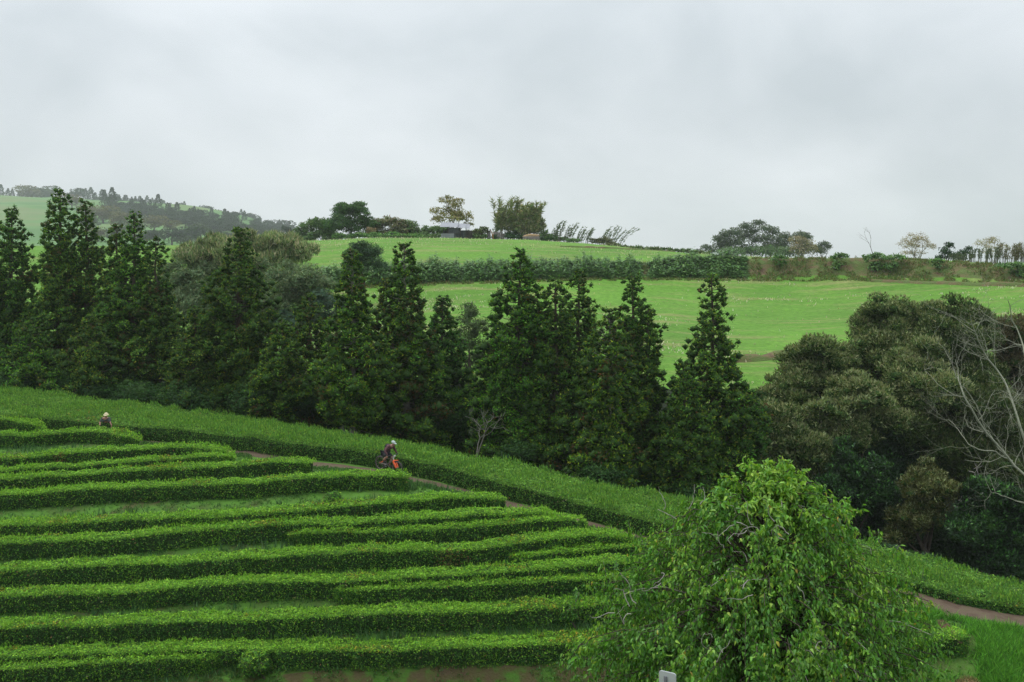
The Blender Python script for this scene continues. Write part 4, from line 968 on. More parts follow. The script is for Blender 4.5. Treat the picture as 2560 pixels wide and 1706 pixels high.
# dead straw plume at the hedge
def plume(px, py, D, hpx, n, label, seed, cols, lean=(.25, 0), spread=14, name='reed_clump', wid=.22, mat='leaf', cat='reeds', leafy=8, group=None, hj=.3):
    r = RS(seed); x0, = [up(px, D)]; o = np.array([x0, D, gz1(x0, D)-.1]); root = empty(name, o); tag(root, label, cat, group)
    T = Tubes(); LV = Leaves(); LV.r = r
    H = hpx/F*D
    for i in range(n):
        b = np.array([r.uniform(-1, 1)*spread/F*D, r.uniform(-1, 1)*spread/F*D*.6, 0]); h = H*r.uniform(1-hj, 1.0)
        s = np.linspace(0, 1, 6)[:, None]; d = np.array([lean[0]+r.normal()*.10, lean[1]+r.normal()*.1, 0])
        pts = b+np.array([0, 0, 1])*h*s+d*h*s**2.2
        zb = gz1(o[0]+b[0], o[1]+b[1])-o[2]; pts[:, 2] += zb*(1-s[:, 0])
        T.add(pts, np.linspace(.05, .02, 6), 3)
        m = leafy*6; f = r.uniform(.25, 1, m)**.8
        P = np.stack([np.interp(f, s[:, 0], pts[:, k]) for k in range(3)], 1)
        ax = unit(np.stack([lean[0]*2+r.normal(size=m)*.7, r.normal(size=m)*.7, r.uniform(-.1, 1.1, m)], 1))
        LV.tris(P, unit(np.cross(ax, r.normal(size=(m, 3)))), r.uniform(.35, .75, m)*H/4.5, wid*r.uniform(.6, 1.2, m), mixc(r, m, cols, None, .2), axis=ax)
    T.build('stems', M['bark_pale'], root); LV.build('leaves', M[mat], root, kind=None)
    return root
STRAW = [(.34, .27, .14), (.26, .21, .10), (.40, .33, .19)]
plume(928, 595, 235, 30, 12, "dry straw-coloured plant in front of the hilltop hedge", 721, STRAW, spread=9, lean=(-.05, 0), name='dry_plant', mat='dry', cat='plant', wid=.3)
BAM = [(.18, .24, .09), (.22, .26, .11), (.12, .18, .07), (.30, .28, .15)]
plume(1262, 598, 239, 110, 34, "left part of the tall bamboo clump, leaning reeds", 722, BAM, spread=26, lean=(.12, 0), name='bamboo_clump', leafy=14, hj=.45, cat='bamboo')
lob(240, [(1300, 552, 22, 22), (1328, 545, 20, 22), (1343, 562, 18, 22), (1282, 568, 28, 24), (1325, 578, 30, 18)], 1312, "dense leafy heart of the tall bamboo clump", 723, cols=BAM, name='bamboo_clump', cat='bamboo', upright=.8, leaf=.5, asp=.3, dens=18, core=.4)
plume(1318, 598, 238, 98, 40, "right part of the tall bamboo clump, arching over to the right", 724, BAM, spread=24, lean=(.16, 0), name='bamboo_clump', leafy=16, hj=.4, cat='bamboo', wid=.3)
G_R = 'wind-bent reeds on the hilltop'
for i, (px, hp, n, lab) in enumerate([(1240, 42, 4, "two thin reeds beside the brown post"), (1365, 36, 8, "short reeds right of the bamboo clump"), (1392, 58, 10, "tallest leaning reeds of the left reed group"), (1420, 56, 10, "leaning reeds in the middle of the left reed group"),
                                      (1448, 48, 9, "leaning reeds at the right of the left reed group"), (1472, 46, 7, "last reeds before the gap in the reed line"), (1505, 52, 5, "spiky reeds left in the right reed group"), (1530, 60, 6, "tall spiky reeds, steepest in the right reed group"), (1545, 55, 6, "far-leaning reeds at the right end of the reed line")]):
    plume(px, 600, 238, hp, n, lab, 730+i, [(.09, .15, .075), (.12, .18, .095), (.15, .18, .09)], spread=12, lean=(.35 if i < 8 else .6, 0), group=G_R, leafy=5, wid=.17)
# the bare-limbed sycamore behind the shed
def airy(D, spec, base_px, label, seed, cols, **k):
    kw = dict(leaf=.42, dens=11, dm=1, lm=1, core=0, billow=9, name='autumn_tree', trunk=.24, bark='bark', lump=.3, shell=.9, asp=.6, base_z=gz1(up(base_px, D), D)-.2); kw.update(k)
    return broad(up(base_px, D), D, lobes_px(D, spec, dj=.6, seed=seed), label, seed, cols=cols, **kw)
airy(252, [(1118, 505, 22, 14), (1140, 512, 26, 16), (1105, 530, 28, 18), (1150, 532, 30, 20), (1125, 545, 34, 18), (1095, 552, 18, 12), (1168, 548, 18, 12), (1172, 560, 12, 8)], 1130, "lone autumn tree with thin yellow-brown leaves behind the shed", 751, [(.20, .20, .065), (.15, .16, .05), (.25, .21, .08)], trunk=.3)
# low hedge line at the crest
LV = Leaves(); LV.r = RS(760)
for i, (a, b, lab) in enumerate([(1540, 1640, "thin low hedge on the crest of the upper field"), (1640, 1770, "low scrubby hedge on the crest meeting the bank")]):
    n_ = 9; spec = [(a+(b-a)*j/(n_-1), np.interp(a+(b-a)*j/(n_-1), [1500, 1707, 1780], [614, 626, 634])+2, 9, 4+(j % 3)) for j in range(n_)]
    lob(228, spec, (a+b)//2, lab, 760+i, cols=HB+BR[:1], name='crest_hedge', cat='hedge', leaf=.4, dens=20, limbs=False)
# eucalyptus and other trees on the right skyline
EUC = [(.085, .12, .072), (.11, .145, .08), (.065, .095, .056)]
def sky_tree(D, spec, base_px, label, seed, cols=EUC, **k):
    kw = dict(leaf=.75, dens=9, dm=1.5, lm=1.0, core=.45, name='eucalyptus_tree', trunk=.32, bark='bark_pale', lump=.34, asp=.5, shell=.5, base_z=-3.0); kw.update(k)
    if D > 300: spec = [(s[0], s[1]+1, s[2]*1.16, (s[3] if len(s) > 3 else s[2]*.8)*1.22) for s in spec]
    return broad(up(base_px, D), D, lobes_px(D, spec, dj=.6, seed=seed), label, seed, cols=cols, **kw)
sky_tree(400, [(1795, 598, 14, 9), (1815, 588, 16, 11), (1838, 582, 18, 10), (1820, 610, 20, 12), (1845, 605, 18, 14), (1800, 615, 14, 9)], 1825, "eucalyptus at the left of the skyline group, lower and bushier", 771)
sky_tree(402, [(1865, 566, 15, 8), (1895, 558, 14, 7), (1880, 578, 16, 9), (1862, 590, 16, 11), (1890, 600, 15, 10)], 1878, "eucalyptus with the highest cloud-like tufts", 772)
sky_tree(398, [(1915, 572, 15, 8), (1935, 580, 14, 9), (1915, 595, 16, 10), (1945, 600, 14, 10), (1925, 615, 18, 10)], 1922, "eucalyptus right of the highest one, crown split in flat layers", 773)
sky_tree(405, [(1960, 590, 14, 8), (1972, 600, 12, 8), (1958, 612, 16, 10)], 1962, "small eucalyptus against the autumn tree's left side", 774)
sky_tree(390, [(2000, 588, 16, 8), (2015, 592, 14, 8)], 2003, "dark eucalyptus top showing above the autumn tree", 775)
sky_tree(385, [(1995, 603, 18, 12), (2010, 612, 22, 14), (2000, 625, 22, 12), (2028, 622, 14, 10)], 2005, "yellow-brown autumn tree at the right end of the eucalyptus group", 776, cols=[(.26, .23, .13), (.20, .19, .10)], name='autumn_tree', dens=8, coremat='inner_light')
sky_tree(400, [(2060, 610, 12, 6), (2045, 618, 10, 6), (2070, 618, 10, 5), (2050, 628, 14, 8)], 2055, "thin eucalyptus trailing off at the group's far right", 777)
sky_tree(398, [(1765, 618, 12, 6), (1780, 625, 14, 7), (1745, 628, 10, 5)], 1770, "low grey shrub at the left foot of the eucalyptus group", 778)
sky_tree(395, [(1830, 630, 26, 10), (1870, 626, 26, 12), (1915, 628, 30, 12), (1965, 630, 28, 11)], 1915, "dark undergrowth under the eucalyptus group", 779, cols=HB, name='shrub', cat='shrub', limbs=False)
airy(262, [(2278, 600, 26, 16), (2305, 598, 24, 16), (2262, 615, 22, 14), (2292, 615, 30, 18), (2318, 616, 20, 14), (2285, 635, 28, 14)], 2290, "round pale autumn tree standing alone on the right skyline", 781, [(.33, .28, .19), (.26, .22, .13)], bark='bark_pale', stems=3, base_z=-3, leaf=.28, dens=11)
airy(258, [(2460, 612, 22, 15), (2485, 606, 24, 14), (2475, 628, 28, 16), (2505, 622, 18, 12)], 2480, "second pale autumn tree, near the right edge behind reeds", 782, [(.32, .27, .18), (.27, .26, .12)], bark='bark_pale', stems=3, base_z=-3.5, leaf=.28, dens=11)
bare(up(2183, 172), 172, gz1(up(2183, 172), 172)-.2, 4.9, "thin bare sapling sticking up above the bank", 783, spread=.35, levels=3, r0=.06, name='bare_sapling', mat='bark', ratio=.8)
sky_tree(214, [(2372, 615, 12, 10), (2362, 630, 14, 12), (2385, 640, 20, 10), (2350, 645, 12, 8)], 2368, "dark wind-shaped cypress left of the reeds", 784, cols=DK, leaf=.4, dens=30, name='cypress_tree', bark='bark', base_z=-2)
sky_tree(213, [(2420, 622, 9, 6), (2410, 632, 14, 8), (2400, 645, 16, 8), (2430, 640, 8, 6)], 2410, "small dark cypress at the flank of the wind-shaped one", 785, cols=DK, leaf=.4, dens=30, name='cypress_tree', bark='bark', base_z=-2)
for i, (px, hp, n, sp, c, lab) in enumerate([(2395, 26, 26, 30, 0, "grey-green reed bed starting beside the cypresses"), (2460, 42, 34, 34, 0, "grey-green reed bed below the second autumn tree"), (2520, 60, 30, 26, 1, "tall tan reeds near the right edge"), (2570, 68, 30, 28, 1, "tallest tan reeds cut by the right edge")]):
    plume(px, 670, 172, hp, n, lab, 790+i, [[(.09, .13, .07), (.07, .11, .055), (.13, .16, .09)], [(.17, .16, .08), (.11, .13, .06), (.20, .17, .10)]][c], spread=sp, lean=(.08, 0), group='reeds on the right skyline', leafy=6, wid=.12)

# far hill: copied conifers and round trees (each its own object, sharing meshes)
def far_proto(kind, seed):
    r = RS(seed); T = Tubes(); LV = Leaves(); LV.r = r
    if kind == 'conifer':
        H = 1.0; n = 900; t = r.random(n)**.75; a = r.uniform(0, 6.28, n); q = (.21*(1-t)**.8+.015)*r.uniform(.35, 1.15, n)*(1+.25*np.sin(t*26+seed))
        P = np.stack([np.cos(a)*q, np.sin(a)*q, .05+t*.93], 1); ax = unit(np.stack([np.cos(a), np.sin(a), r.uniform(-.2, .9, n)], 1))
        LV.tris(P, unit(np.cross(ax, r.normal(size=(n, 3)))), .065*(1.1-t*.5), .045, mixc(r, n, [(.030, .060, .028), (.04, .075, .03), (.025, .05, .028)], None, .2), axis=ax)
        T.add(np.array([[0, 0, -.05], [0, 0, .95]]), [.02, .004], 5)
    else:
        n = 1100; P = []
        for k in range(7):
            c = np.array([r.uniform(-.3, .3), r.uniform(-.3, .3), r.uniform(.35, .75)]); R = r.uniform(.18, .28)
            u = rdir(r, n//7); u[:, 2] = u[:, 2]*.8+.1; P.append(c+u*R*r.uniform(.7, 1.1, (n//7, 1)))
        P = np.concatenate(P); LV.tris(P, unit(r.normal(size=(len(P), 3))+[0, 0, .8]), .085, .06, mixc(r, len(P), [(1., 1., 1.)], None, .2).clip(0, 1)*np.array([.10, .11, .045]), axis=None)
        T.add(np.array([[0, 0, -.1], [.02, 0, .5]]), [.035, .02], 5)
    return T, LV
protos = {}
def far_mesh(key, kind, seed, colmul=(1, 1, 1)):
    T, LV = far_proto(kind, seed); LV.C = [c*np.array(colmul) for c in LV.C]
    V = np.concatenate(LV.V).reshape(-1, 3)
    cm = mesh_np('far_crown', V, np.arange(len(V)).reshape(-1, 3), 3, col=np.concatenate(LV.C), mats=M['leaf'])
    tm = mesh_np('far_trunk', np.concatenate(T.V), np.concatenate(T.F), 4, mats=M['bark'])
    protos.setdefault(key, []).append((tm, cm))
for s_ in range(4): far_mesh('conifer', 'conifer', 810+s_)
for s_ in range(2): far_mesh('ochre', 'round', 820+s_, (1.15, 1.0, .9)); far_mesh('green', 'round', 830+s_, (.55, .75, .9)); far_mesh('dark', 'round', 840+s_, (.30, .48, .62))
def far_tree(key, px, pyt, pyb, D, label, group, name, r, wide=1.0):
    x, D, zb = [float(v) for v in hit(px, min(pyb, 616), 0, 640, 2080, back=(D > 930))]
    H = max((pyb-pyt)/F*D, 3)*(1+max(0, zp(pyb, D)-zb)/60)
    root = empty(name, (x, D, zb-.5)); tag(root, label, 'tree', group)
    tm, cm = protos[key][r.integers(len(protos[key]))]
    for nm, me in (('trunk', tm), ('crown', cm)):
        o = link(nm, me, root); o.scale = (H*wide, H*wide, H); o.rotation_euler = (0, 0, r.uniform(0, 6.28))
    return root
r = RS(850)
def ridge_py(px): return np.interp(px, [0, 60, 130, 250, 330, 400, 480, 560, 640, 700, 760], [497, 499, 506, 500, 512, 522, 532, 545, 556, 570, 596])
named = [(20, 470, 497, "small far conifer left of the big rounded ridge tree"), (31, 472, 497, "second small far conifer left of the big rounded ridge tree"), (47, 477, 498, "third small far conifer touching the rounded ridge tree"), (2, 460, 497, "far conifer at the very left edge of the ridge"),
         (214, 470, 505, "narrow far conifer right of the dark ridge clump"), (227, 467, 508, "taller narrow far conifer right of the dark ridge clump"), (238, 480, 508, "short far conifer beside the taller narrow one"), (261, 473, 515, "far conifer left of the tall pointed pair"), (280, 467, 518, "tall pointed far conifer in the middle of the ridge"), (395, 484, 525, "tallest lone far conifer on the ridge")]
for px, a, b, lab in named: far_tree('conifer', px, a, b+6, 1000, lab, 'conifers on the far ridge', 'ridge_conifer', r, wide=1.25)
for px in list(np.arange(246, 400, 6.5))+list(np.arange(404, 735, 6.5)):
    p = px+r.uniform(-3, 3); b = ridge_py(p)+r.uniform(1, 10); h = r.uniform(20, 33)*(1.0 if p < 640 else .7)
    far_tree('conifer' if r.random() < .72 else 'dark', p, b-h, b, 960+r.uniform(-60, 60), "far conifer in the hazy line along the descending ridge", 'conifers on the far ridge', 'ridge_conifer', r, wide=r.uniform(1.1, 1.8))
for px in np.arange(280, 745, 8.0):
    p = px+r.uniform(-5, 5); b = ridge_py(p)+r.uniform(10, 26)
    far_tree('dark', p-2, b-8, b+14, 900, "far dark bushy tree in the band below the ridge conifers", 'dark trees below the far ridge', 'hillside_tree', r, wide=1.9)
    far_tree('dark', p, b-r.uniform(18, 26), b, 900+r.uniform(-40, 40), "far dark bushy tree in the band below the ridge conifers", 'dark trees below the far ridge', 'hillside_tree', r, wide=1.5)
spec = [('green', 92, 456, 505, 2.0, "big rounded greenish tree on the left of the far ridge"), ('ochre', 75, 462, 502, 1.5, "ochre-green tree forming the left of the big ridge crown"), ('green', 118, 466, 508, 1.2, "green tree at the right of the big ridge crown"),
        ('dark', 187, 466, 500, 1.6, "dark clump of trees on the ridge behind the tallest cedar"), ('ochre', 180, 484, 520, 1.7, "yellow-brown tree on the far hill right of the tallest cedar's tip"),
        ('ochre', 258, 512, 556, 1.9, "large yellow-brown tree on the far hillside"), ('ochre', 300, 528, 568, 1.5, "yellow-brown tree right of the large one on the far hillside"), ('ochre', 245, 566, 600, 1.4, "dull yellow tree low on the far hillside above the bright field"),
        ('ochre', 385, 536, 575, 1.6, "yellow-brown tree left of the blue-green far grove"), ('ochre', 425, 548, 580, 1.2, "small yellow-brown tree touching the far grove"),
        ('dark', 395, 566, 608, 1.6, "blue-green tree at the left of the far grove"), ('dark', 430, 560, 612, 1.6, "blue-green tree at the heart of the far grove"), ('dark', 470, 555, 606, 1.5, "blue-green tree at the right of the far grove"), ('green', 490, 548, 600, 1.3, "lighter green tree behind the far grove"),
        ('dark', 535, 570, 600, 1.5, "dark tree trailing right of the far grove"), ('dark', 565, 575, 600, 1.3, "low dark tree at the end of the far grove"), ('green', 330, 545, 590, 1.4, "green tree between the yellow-brown ones on the far hill"), ('green', 220, 530, 575, 1.5, "dull green tree below the ridge clump on the far hill"),
        ('ochre', 215, 510, 545, 1.3, "faint yellow tree under the narrow far conifers"), ('green', 290, 560, 605, 1.4, "dull green tree above the bright field's far edge"), ('dark', 350, 575, 612, 1.2, "dark tree at the far edge of the bright field"), ('green', 460, 590, 622, 1.3, "green bush at the foot of the far grove"), ('dark', 705, 545, 585, 2.0, "dark rounded grove at the ridge's right end")]
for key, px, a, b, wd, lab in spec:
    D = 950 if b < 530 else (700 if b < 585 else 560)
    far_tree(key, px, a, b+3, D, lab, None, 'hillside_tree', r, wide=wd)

# ------------------------------------------------------------------ small building helpers
def boxes(name, items, mat, parent=None, bev=0.0, offset=(0, 0, 0)):
    """items: (cx,cy,cz,sx,sy,sz[,rz])"""
    V, Fq = [], []
    for it in items:
        cx, cy, cz, sx, sy, sz = it[:6]; a = it[6] if len(it) > 6 else 0
        b = np.array([(i, j, k) for i in (-.5, .5) for j in (-.5, .5) for k in (-.5, .5)])*np.array([sx, sy, sz])
        b = np.stack([b[:, 0]*math.cos(a)-b[:, 1]*math.sin(a), b[:, 0]*math.sin(a)+b[:, 1]*math.cos(a), b[:, 2]], 1)+np.array([cx, cy, cz])-np.array(offset)
        n = len(V)*8; V.append(b); Fq += [(n+0, n+1, n+3, n+2), (n+4, n+6, n+7, n+5), (n+0, n+4, n+5, n+1), (n+2, n+3, n+7, n+6), (n+0, n+2, n+6, n+4), (n+1, n+5, n+7, n+3)]
    o = link(name, mesh_np(name, np.concatenate(V), np.array(Fq), 4, mats=mat), parent)
    if bev:
        m = o.modifiers.new('bevel', 'BEVEL'); m.width = bev; m.segments = 1
    return o
def corrugated(name, w, h, mat, parent, loc, rz=0.0, rx=0.0, pitch=.16, amp=.03, sag=0.0, jag=0.0, seed=0, horiz=False):
    """a sheet of corrugated iron w wide (x), h tall (z), with thickness"""
    r = RS(seed); nx = max(6, int((h if horiz else w)/pitch*4)); ny = 6
    U, Vv = np.meshgrid(np.linspace(0, 1, nx), np.linspace(0, 1, ny), indexing='ij')
    if horiz: X, Z, ph = Vv*w, U*h, U*h
    else: X, Z, ph = U*w, Vv*h, U*w
    Y = amp*np.sin(ph/pitch*2*math.pi)+sag*np.sin(Vv*3.1)*.5+.05*vnoise(X*1.2, Z*1.2, s=seed+80)
    Z = Z-jag*(Vv > .9)*r.random((nx, ny))
    a = np.stack([X-w/2, Y, Z], -1).reshape(-1, 3)
    V = np.concatenate([a, a+np.array([0, .012, 0])]); n = nx*ny
    i, j = np.meshgrid(np.arange(nx-1), np.arange(ny-1), indexing='ij'); q = (i*ny+j).ravel()
    f1 = np.stack([q, q+ny, q+ny+1, q+1], 1); f2 = f1[:, ::-1]+n
    o = link(name, mesh_np(name, V, np.vstack([f1, f2]), 4, smooth=True, mats=mat), parent, loc); o.rotation_euler = (rx, 0, rz); return o
M['iron_pale'] = noise_mat('iron_pale', [(0.3, (.17, .175, .20)), (0.6, (.27, .28, .31)), (0.8, (.12, .10, .095))], scale=1.8, rough=.5, spec=.4)
M['iron_dark'] = noise_mat('iron_dark', [(0.3, (.035, .04, .045)), (0.6, (.075, .08, .085)), (0.8, (.09, .065, .05))], scale=2.0, rough=.7)
M['concrete'] = noise_mat('old_concrete', [(0.3, (.10, .085, .085)), (0.55, (.18, .155, .15)), (0.75, (.07, .07, .06))], scale=1.6, bump=.02)
M['wood_dark'] = noise_mat('wood_dark', [(0.3, (.025, .022, .018)), (0.7, (.06, .05, .04))], scale=2.5, stretch=(4, 4, .5))
M['rust'] = noise_mat('rusty_brown', [(0.3, (.16, .075, .03)), (0.7, (.30, .17, .07))], scale=3)
M['hay'] = noise_mat('hay', [(0.3, (.22, .15, .075)), (0.7, (.38, .27, .15))], scale=4, bump=.06)
# shed at the hilltop
DS = 234.0; xs = up(1140, DS); zs = gz1(xs, DS); S = DS/F
shed = empty('tin_shed', (xs, DS, zs)); shed.scale = (1.22, 1.0, 1.22); tag(shed, "grey corrugated-iron shed with a sagging roof under the lone autumn tree", 'shed')
corrugated('wall', 2.3, 1.95, M['iron_dark'], shed, (-.35, -.6, 0), seed=1, pitch=.3)
corrugated('wall', 1.8, 1.5, M['iron_dark'], shed, (1.0, -.2, 0), rz=.1, seed=2, pitch=.3)
boxes('wall', [(2.35, -.1, .75, .9, .3, 1.5, .05)], M['wood_dark'], shed, bev=.03)
corrugated('wall', 4.6, 1.6, M['iron_dark'], shed, (0, 2.4, 0), seed=3, pitch=.3)
corrugated('side_wall', 3.0, 1.8, M['iron_dark'], shed, (-2.2, .9, 0), rz=math.pi/2, seed=4, pitch=.3)
for k, (x0, w_, z_, sg) in enumerate([(-1.9, 1.6, 2.28, .1), (-.4, 1.5, 2.22, -.12), (1.0, 1.5, 2.1, .14), (2.05, .8, 1.98, .1)]):
    o = corrugated('roof_sheet', w_, 3.5, M['iron_pale'], shed, (x0, -1.0, z_-.15), rx=-math.pi/2+.24, rz=.02*(k-1), sag=sg, seed=5+k, pitch=.26, amp=.035)
boxes('post', [(-1.35, -.75, 1.0, .14, .14, 2.0)], M['wood_dark'], shed); boxes('post', [(.75, -.75, 1.0, .14, .14, 2.0)], M['wood_dark'], shed); boxes('post', [(1.75, -.62, .9, .14, .14, 1.8)], M['wood_dark'], shed)
boxes('crossbar', [(-.3, -.8, 1.0, 2.1, .08, .1)], M['wood_dark'], shed)
fen = empty('iron_fence', (up(1119, 232.5), 232.5, gz1(up(1119, 232.5), 232.5))); tag(fen, "low pale corrugated-iron panel fence leaning on the shed's left front", 'fence')
for k in range(4): corrugated('panel', 2.7, .26, M['iron_pale'], fen, (0, -.02*k, .02+.27*k), seed=20+k, horiz=True, pitch=.09, amp=.02)
boxes('post', [(-1.3, .08, .55, .08, .08, 1.1)], M['wood_dark'], fen); boxes('post', [(1.3, .08, .55, .08, .08, 1.1)], M['wood_dark'], fen)
def ruin(px, D, wpx, hpx, label, seed, mat, name='ruined_wall', th=.35):
    x = up(px, D); z = gz1(x, D)-.15; w = wpx/F*D; h = hpx/F*D; r = RS(seed); n = max(3, int(w/.35))
    root = empty(name, (x, D, z)); tag(root, label, 'wall', None)
    row = 0; zc = 0
    while zc < h:
        bh = .3; off = .25*(row % 2)
        for k in range(n):
            if zc > h*.7 and r.random() < .25: continue
            bw = w/n*.96
            boxes('stone', [(-w/2+(k+.5+off*.5)*w/n, r.normal()*.02, zc+bh/2, bw, th, bh*.95)], mat, root, bev=.03)
        zc += bh; row += 1
    return root
ruin(1247, 235, 28, 21, "pinkish ruined wall between the brown post and the bamboo", 31, M['concrete'])
ruin(1222, 234.5, 9, 26, "dark narrow wall stub left of the brown post", 33, M['wood_dark'])
pst = empty('broken_post', (up(1231, 233.5), 233.5, gz1(up(1231, 233.5), 233.5)-.1)); tag(pst, "leaning rusty-orange broken post by the ruined wall", 'post')
T = Tubes(); T.add(np.array([[.25, 0, 0], [.1, 0, .8], [-.1, 0, 1.5], [-.4, 0, 2.2]]), [.16, .14, .12, .05], 6); T.build('post_shaft', M['rust'], pst)
T = Tubes(); T.add(np.array([[.1, .1, .9], [.3, .1, 1.4], [.25, .1, 1.7]]), [.1, .08, .03], 5); T.build('splinter', M['rust'], pst)
ct = empty('feed_trough', (up(1328, 233.5), 233.5, gz1(up(1328, 233.5), 233.5)-.1)); tag(ct, "grey concrete clamp heaped with orange-brown straw in front of the bamboo", 'container')
boxes('tank_wall', [(0, -.9, .45, 3.5, .2, 1.0)], M['concrete'], ct, bev=.03); boxes('tank_wall', [(0, .9, .45, 3.5, .2, 1.0)], M['concrete'], ct, bev=.03)
boxes('tank_end', [(-1.65, 0, .45, .2, 1.6, 1.0)], M['concrete'], ct, bev=.03); boxes('tank_end', [(1.65, 0, .4, .2, 1.6, .9)], M['concrete'], ct, bev=.03)
hv = ICO2_V*np.array([1.65, .85, .55])*(1+.12*RS(3).normal(size=(len(ICO2_V), 1)))+np.array([-.1, 0, .95]); link('straw_heap', mesh_np('straw_heap', hv, ICO2_F, 3, mats=M['hay']), ct)
for i, (px, w_, lab) in enumerate([(1175, 24, "fallen dark timber lying in the grass right of the shed")]):
    lg = empty('fallen_timber', (up(px+15, 233), 233, gz1(up(px+15, 233), 233))); tag(lg, lab, 'timber')
    T = Tubes(); T.add(np.array([[-2.4, 0, .35], [-.8, 0, .2], [.9, 0, .22], [2.2, .2, .3]]), [.1, .13, .12, .08], 6); T.build('beam', M['wood_dark'], lg)
    T = Tubes(); T.add(np.array([[-1.8, .1, .8], [-.9, .1, .1]]), [.08, .08], 6); T.build('strut', M['wood_dark'], lg)

# ------------------------------------------------------------------ foreground tree with drooping leaves
def fg_tree():
    r = RS(900); D0 = 19.0; x0 = up(1895, D0); z0 = -9.7
    root = empty('weeping_tree', (x0, D0, z0)); tag(root, "large leafy tree with drooping bright-green leaves and pale bare twigs in front", 'tree')
    o = np.array([x0, D0, z0]); T = Tubes()
    # crown outline: half widths (px) left and right of 1895 by row
    rows = np.array([1148, 1180, 1215, 1255, 1290, 1330, 1370, 1420, 1480, 1540, 1600, 1706, 1900])
    lf = np.array([-30, 0, 75, 150, 210, 232, 295, 370, 430, 465, 480, 480, 420])      # px left of 1895
    rt = np.array([70, 110, 135, 205, 232, 270, 310, 345, 385, 430, 425, 410, 380])
    zr = (HY-rows)/F*D0-z0
    def half(z, a):
        """radius of the crown at height z and azimuth a (0 = right)"""
        q = (1+math.cos(a))/2 if np.isscalar(a) else (1+np.cos(a))/2
        L = np.interp(z, zr[::-1], lf[::-1])/F*D0; Rr = np.interp(z, zr[::-1], rt[::-1])/F*D0
        m = np.minimum(L, Rr)*.5+np.maximum(L, Rr)*.5
        s = np.abs(np.sin(a)); return ((Rr*q+L*(1-q))*(1-s*.75)+m*s*.75)*(.87+.10*np.clip((z-zr[6])/(zr[1]-zr[6]), 0, 1))
    # trunk and main limbs
    tr = np.array([[0, 0, 0], [.05, 0, 1.5], [-.1, .05, 3.0], [.1, 0, 4.4], [.22, -.05, 5.6], [.28, 0, 6.1]])
    T.add(tr, [.2, .17, .14, .1, .05, .025], 8)
    LV = Leaves(); LV.r = r; tipsP, tipsD, tipsT = [], [], []
    tops = zr[0]
    PT = Tubes()
    nl = 720
    for i in range(nl):
        zt = tops-.02-(tops-1.9)*((i+r.random())/nl)**.72; a = i*2.39996+r.normal()*.2
        if r.random() < .30: a = -math.pi/2+r.normal()*.9       # fuller on the camera side is what the eye meets; all round it stays closed
        cl_ = vnoise([math.cos(a)*1.6+5], [math.sin(a)*1.6], [zt*1.7], s=93)[0]
        if cl_ < -.42 and r.random() < .45: continue
        R = max(half(zt, a), .1)*(1+.10*cl_+.22*vnoise([a*2.2], [zt*1.6], s=91)[0]+.07*r.normal())
        # shelf lobes
        e = np.array([math.cos(a)*R, math.sin(a)*R, zt])
        zs_ = min(zt+r.uniform(.15, .9), tops-.1); b = np.array([np.interp(zs_-.8, tr[:, 2], tr[:, 0]), 0, max(zs_-1.0-R*.25, 1.6)])
        s = np.linspace(0, 1, 7)[:, None]; m = (b+e)/2+np.array([0, 0, .35+.22*R]); pts = (1-s)**2*b+2*s*(1-s)*m+s**2*e
        pts[1:-1] += r.normal(size=(5, 3))*.045*(R > .4)
        (PT if r.random() < .06 else T).add(pts, np.linspace(.018, .005, 7), 4)
        k = 5+int(R*3.2)
        f = 1-np.abs(r.normal(size=k))*.36; f = f.clip(.2, 1); f[0] = 1
        P = np.stack([np.interp(f, s[:, 0], pts[:, j]) for j in range(3)], 1)
        for p, ff in zip(P, f):
            # hanging twig
            L = r.uniform(.15, .6)*(1 if zt < tops-.9 else .45); dd = np.array([math.cos(a)*.4+r.normal()*.35, math.sin(a)*.4+r.normal()*.35, r.uniform(-.9, .35) if zt < tops-.8 else r.uniform(-.2, 1.0)])
            s2 = np.linspace(0, 1, 4)[:, None]; tw = p+dd*L*s2-np.array([0, 0, .45])*L*s2**2
            if r.random() < .35: T.add(tw, np.linspace(.006, .003, 4), 3)
            tipsP.append(tw); tipsD.append(a); tipsT.append(zt)
    # upright shoots breaking the outline
    for (px, py, hgt) in [(1950, 1185, .34), (1928, 1200, .30), (1975, 1190, .22), (1893, 1215, .26), (1790, 1255, .30), (1812, 1250, .2), (1850, 1235, .24), (2085, 1275, .26), (2110, 1265, .2), (2190, 1345, .26), (1705, 1335, .26), (1600, 1335, .2), (2290, 1430, .25), (1520, 1430, .26), (1450, 1500, .25), (2240, 1385, .2), (2030, 1245, .18), (1740, 1290, .2)]:
        for q in range(2):
            p = at(px+r.normal()*8, py+10, D0)-o; p[1] = r.normal()*.25; s2 = np.linspace(0, 1, 4)[:, None]; dd = np.array([r.normal()*.25, r.normal()*.25, 1.0])
            tw = p+dd*hgt*s2*r.uniform(.7, 1.1); PT.add(tw, np.linspace(.007, .003, 4), 3)
            for k in range(2): tipsP.append(tw*1.0); tipsD.append(0); tipsT.append(tops)
    tipsP = np.array(tipsP); nt = len(tipsP)
    per = 13
    idx = np.repeat(np.arange(nt), per); n = len(idx); f = r.random(n)
    s2 = np.linspace(0, 1, 4); fi = (f*3).clip(0, 2.999); i0 = fi.astype(int); ft = (fi-i0)[:, None]
    P = tipsP[idx, i0]*(1-ft)+tipsP[idx, i0+1]*ft+r.normal(size=(n, 3))*.03
    zt = P[:, 2]; ang = np.arctan2(P[:, 1], P[:, 0])
    rad = np.hypot(P[:, 0], P[:, 1]); Rr = half(zt, ang); outer = np.clip(rad/np.maximum(Rr, .2), 0, 1.2)
    hang = np.clip((tops-zt)/1.2, .15, 1)
    out_d = np.stack([np.cos(ang), np.sin(ang), ang*0], 1)
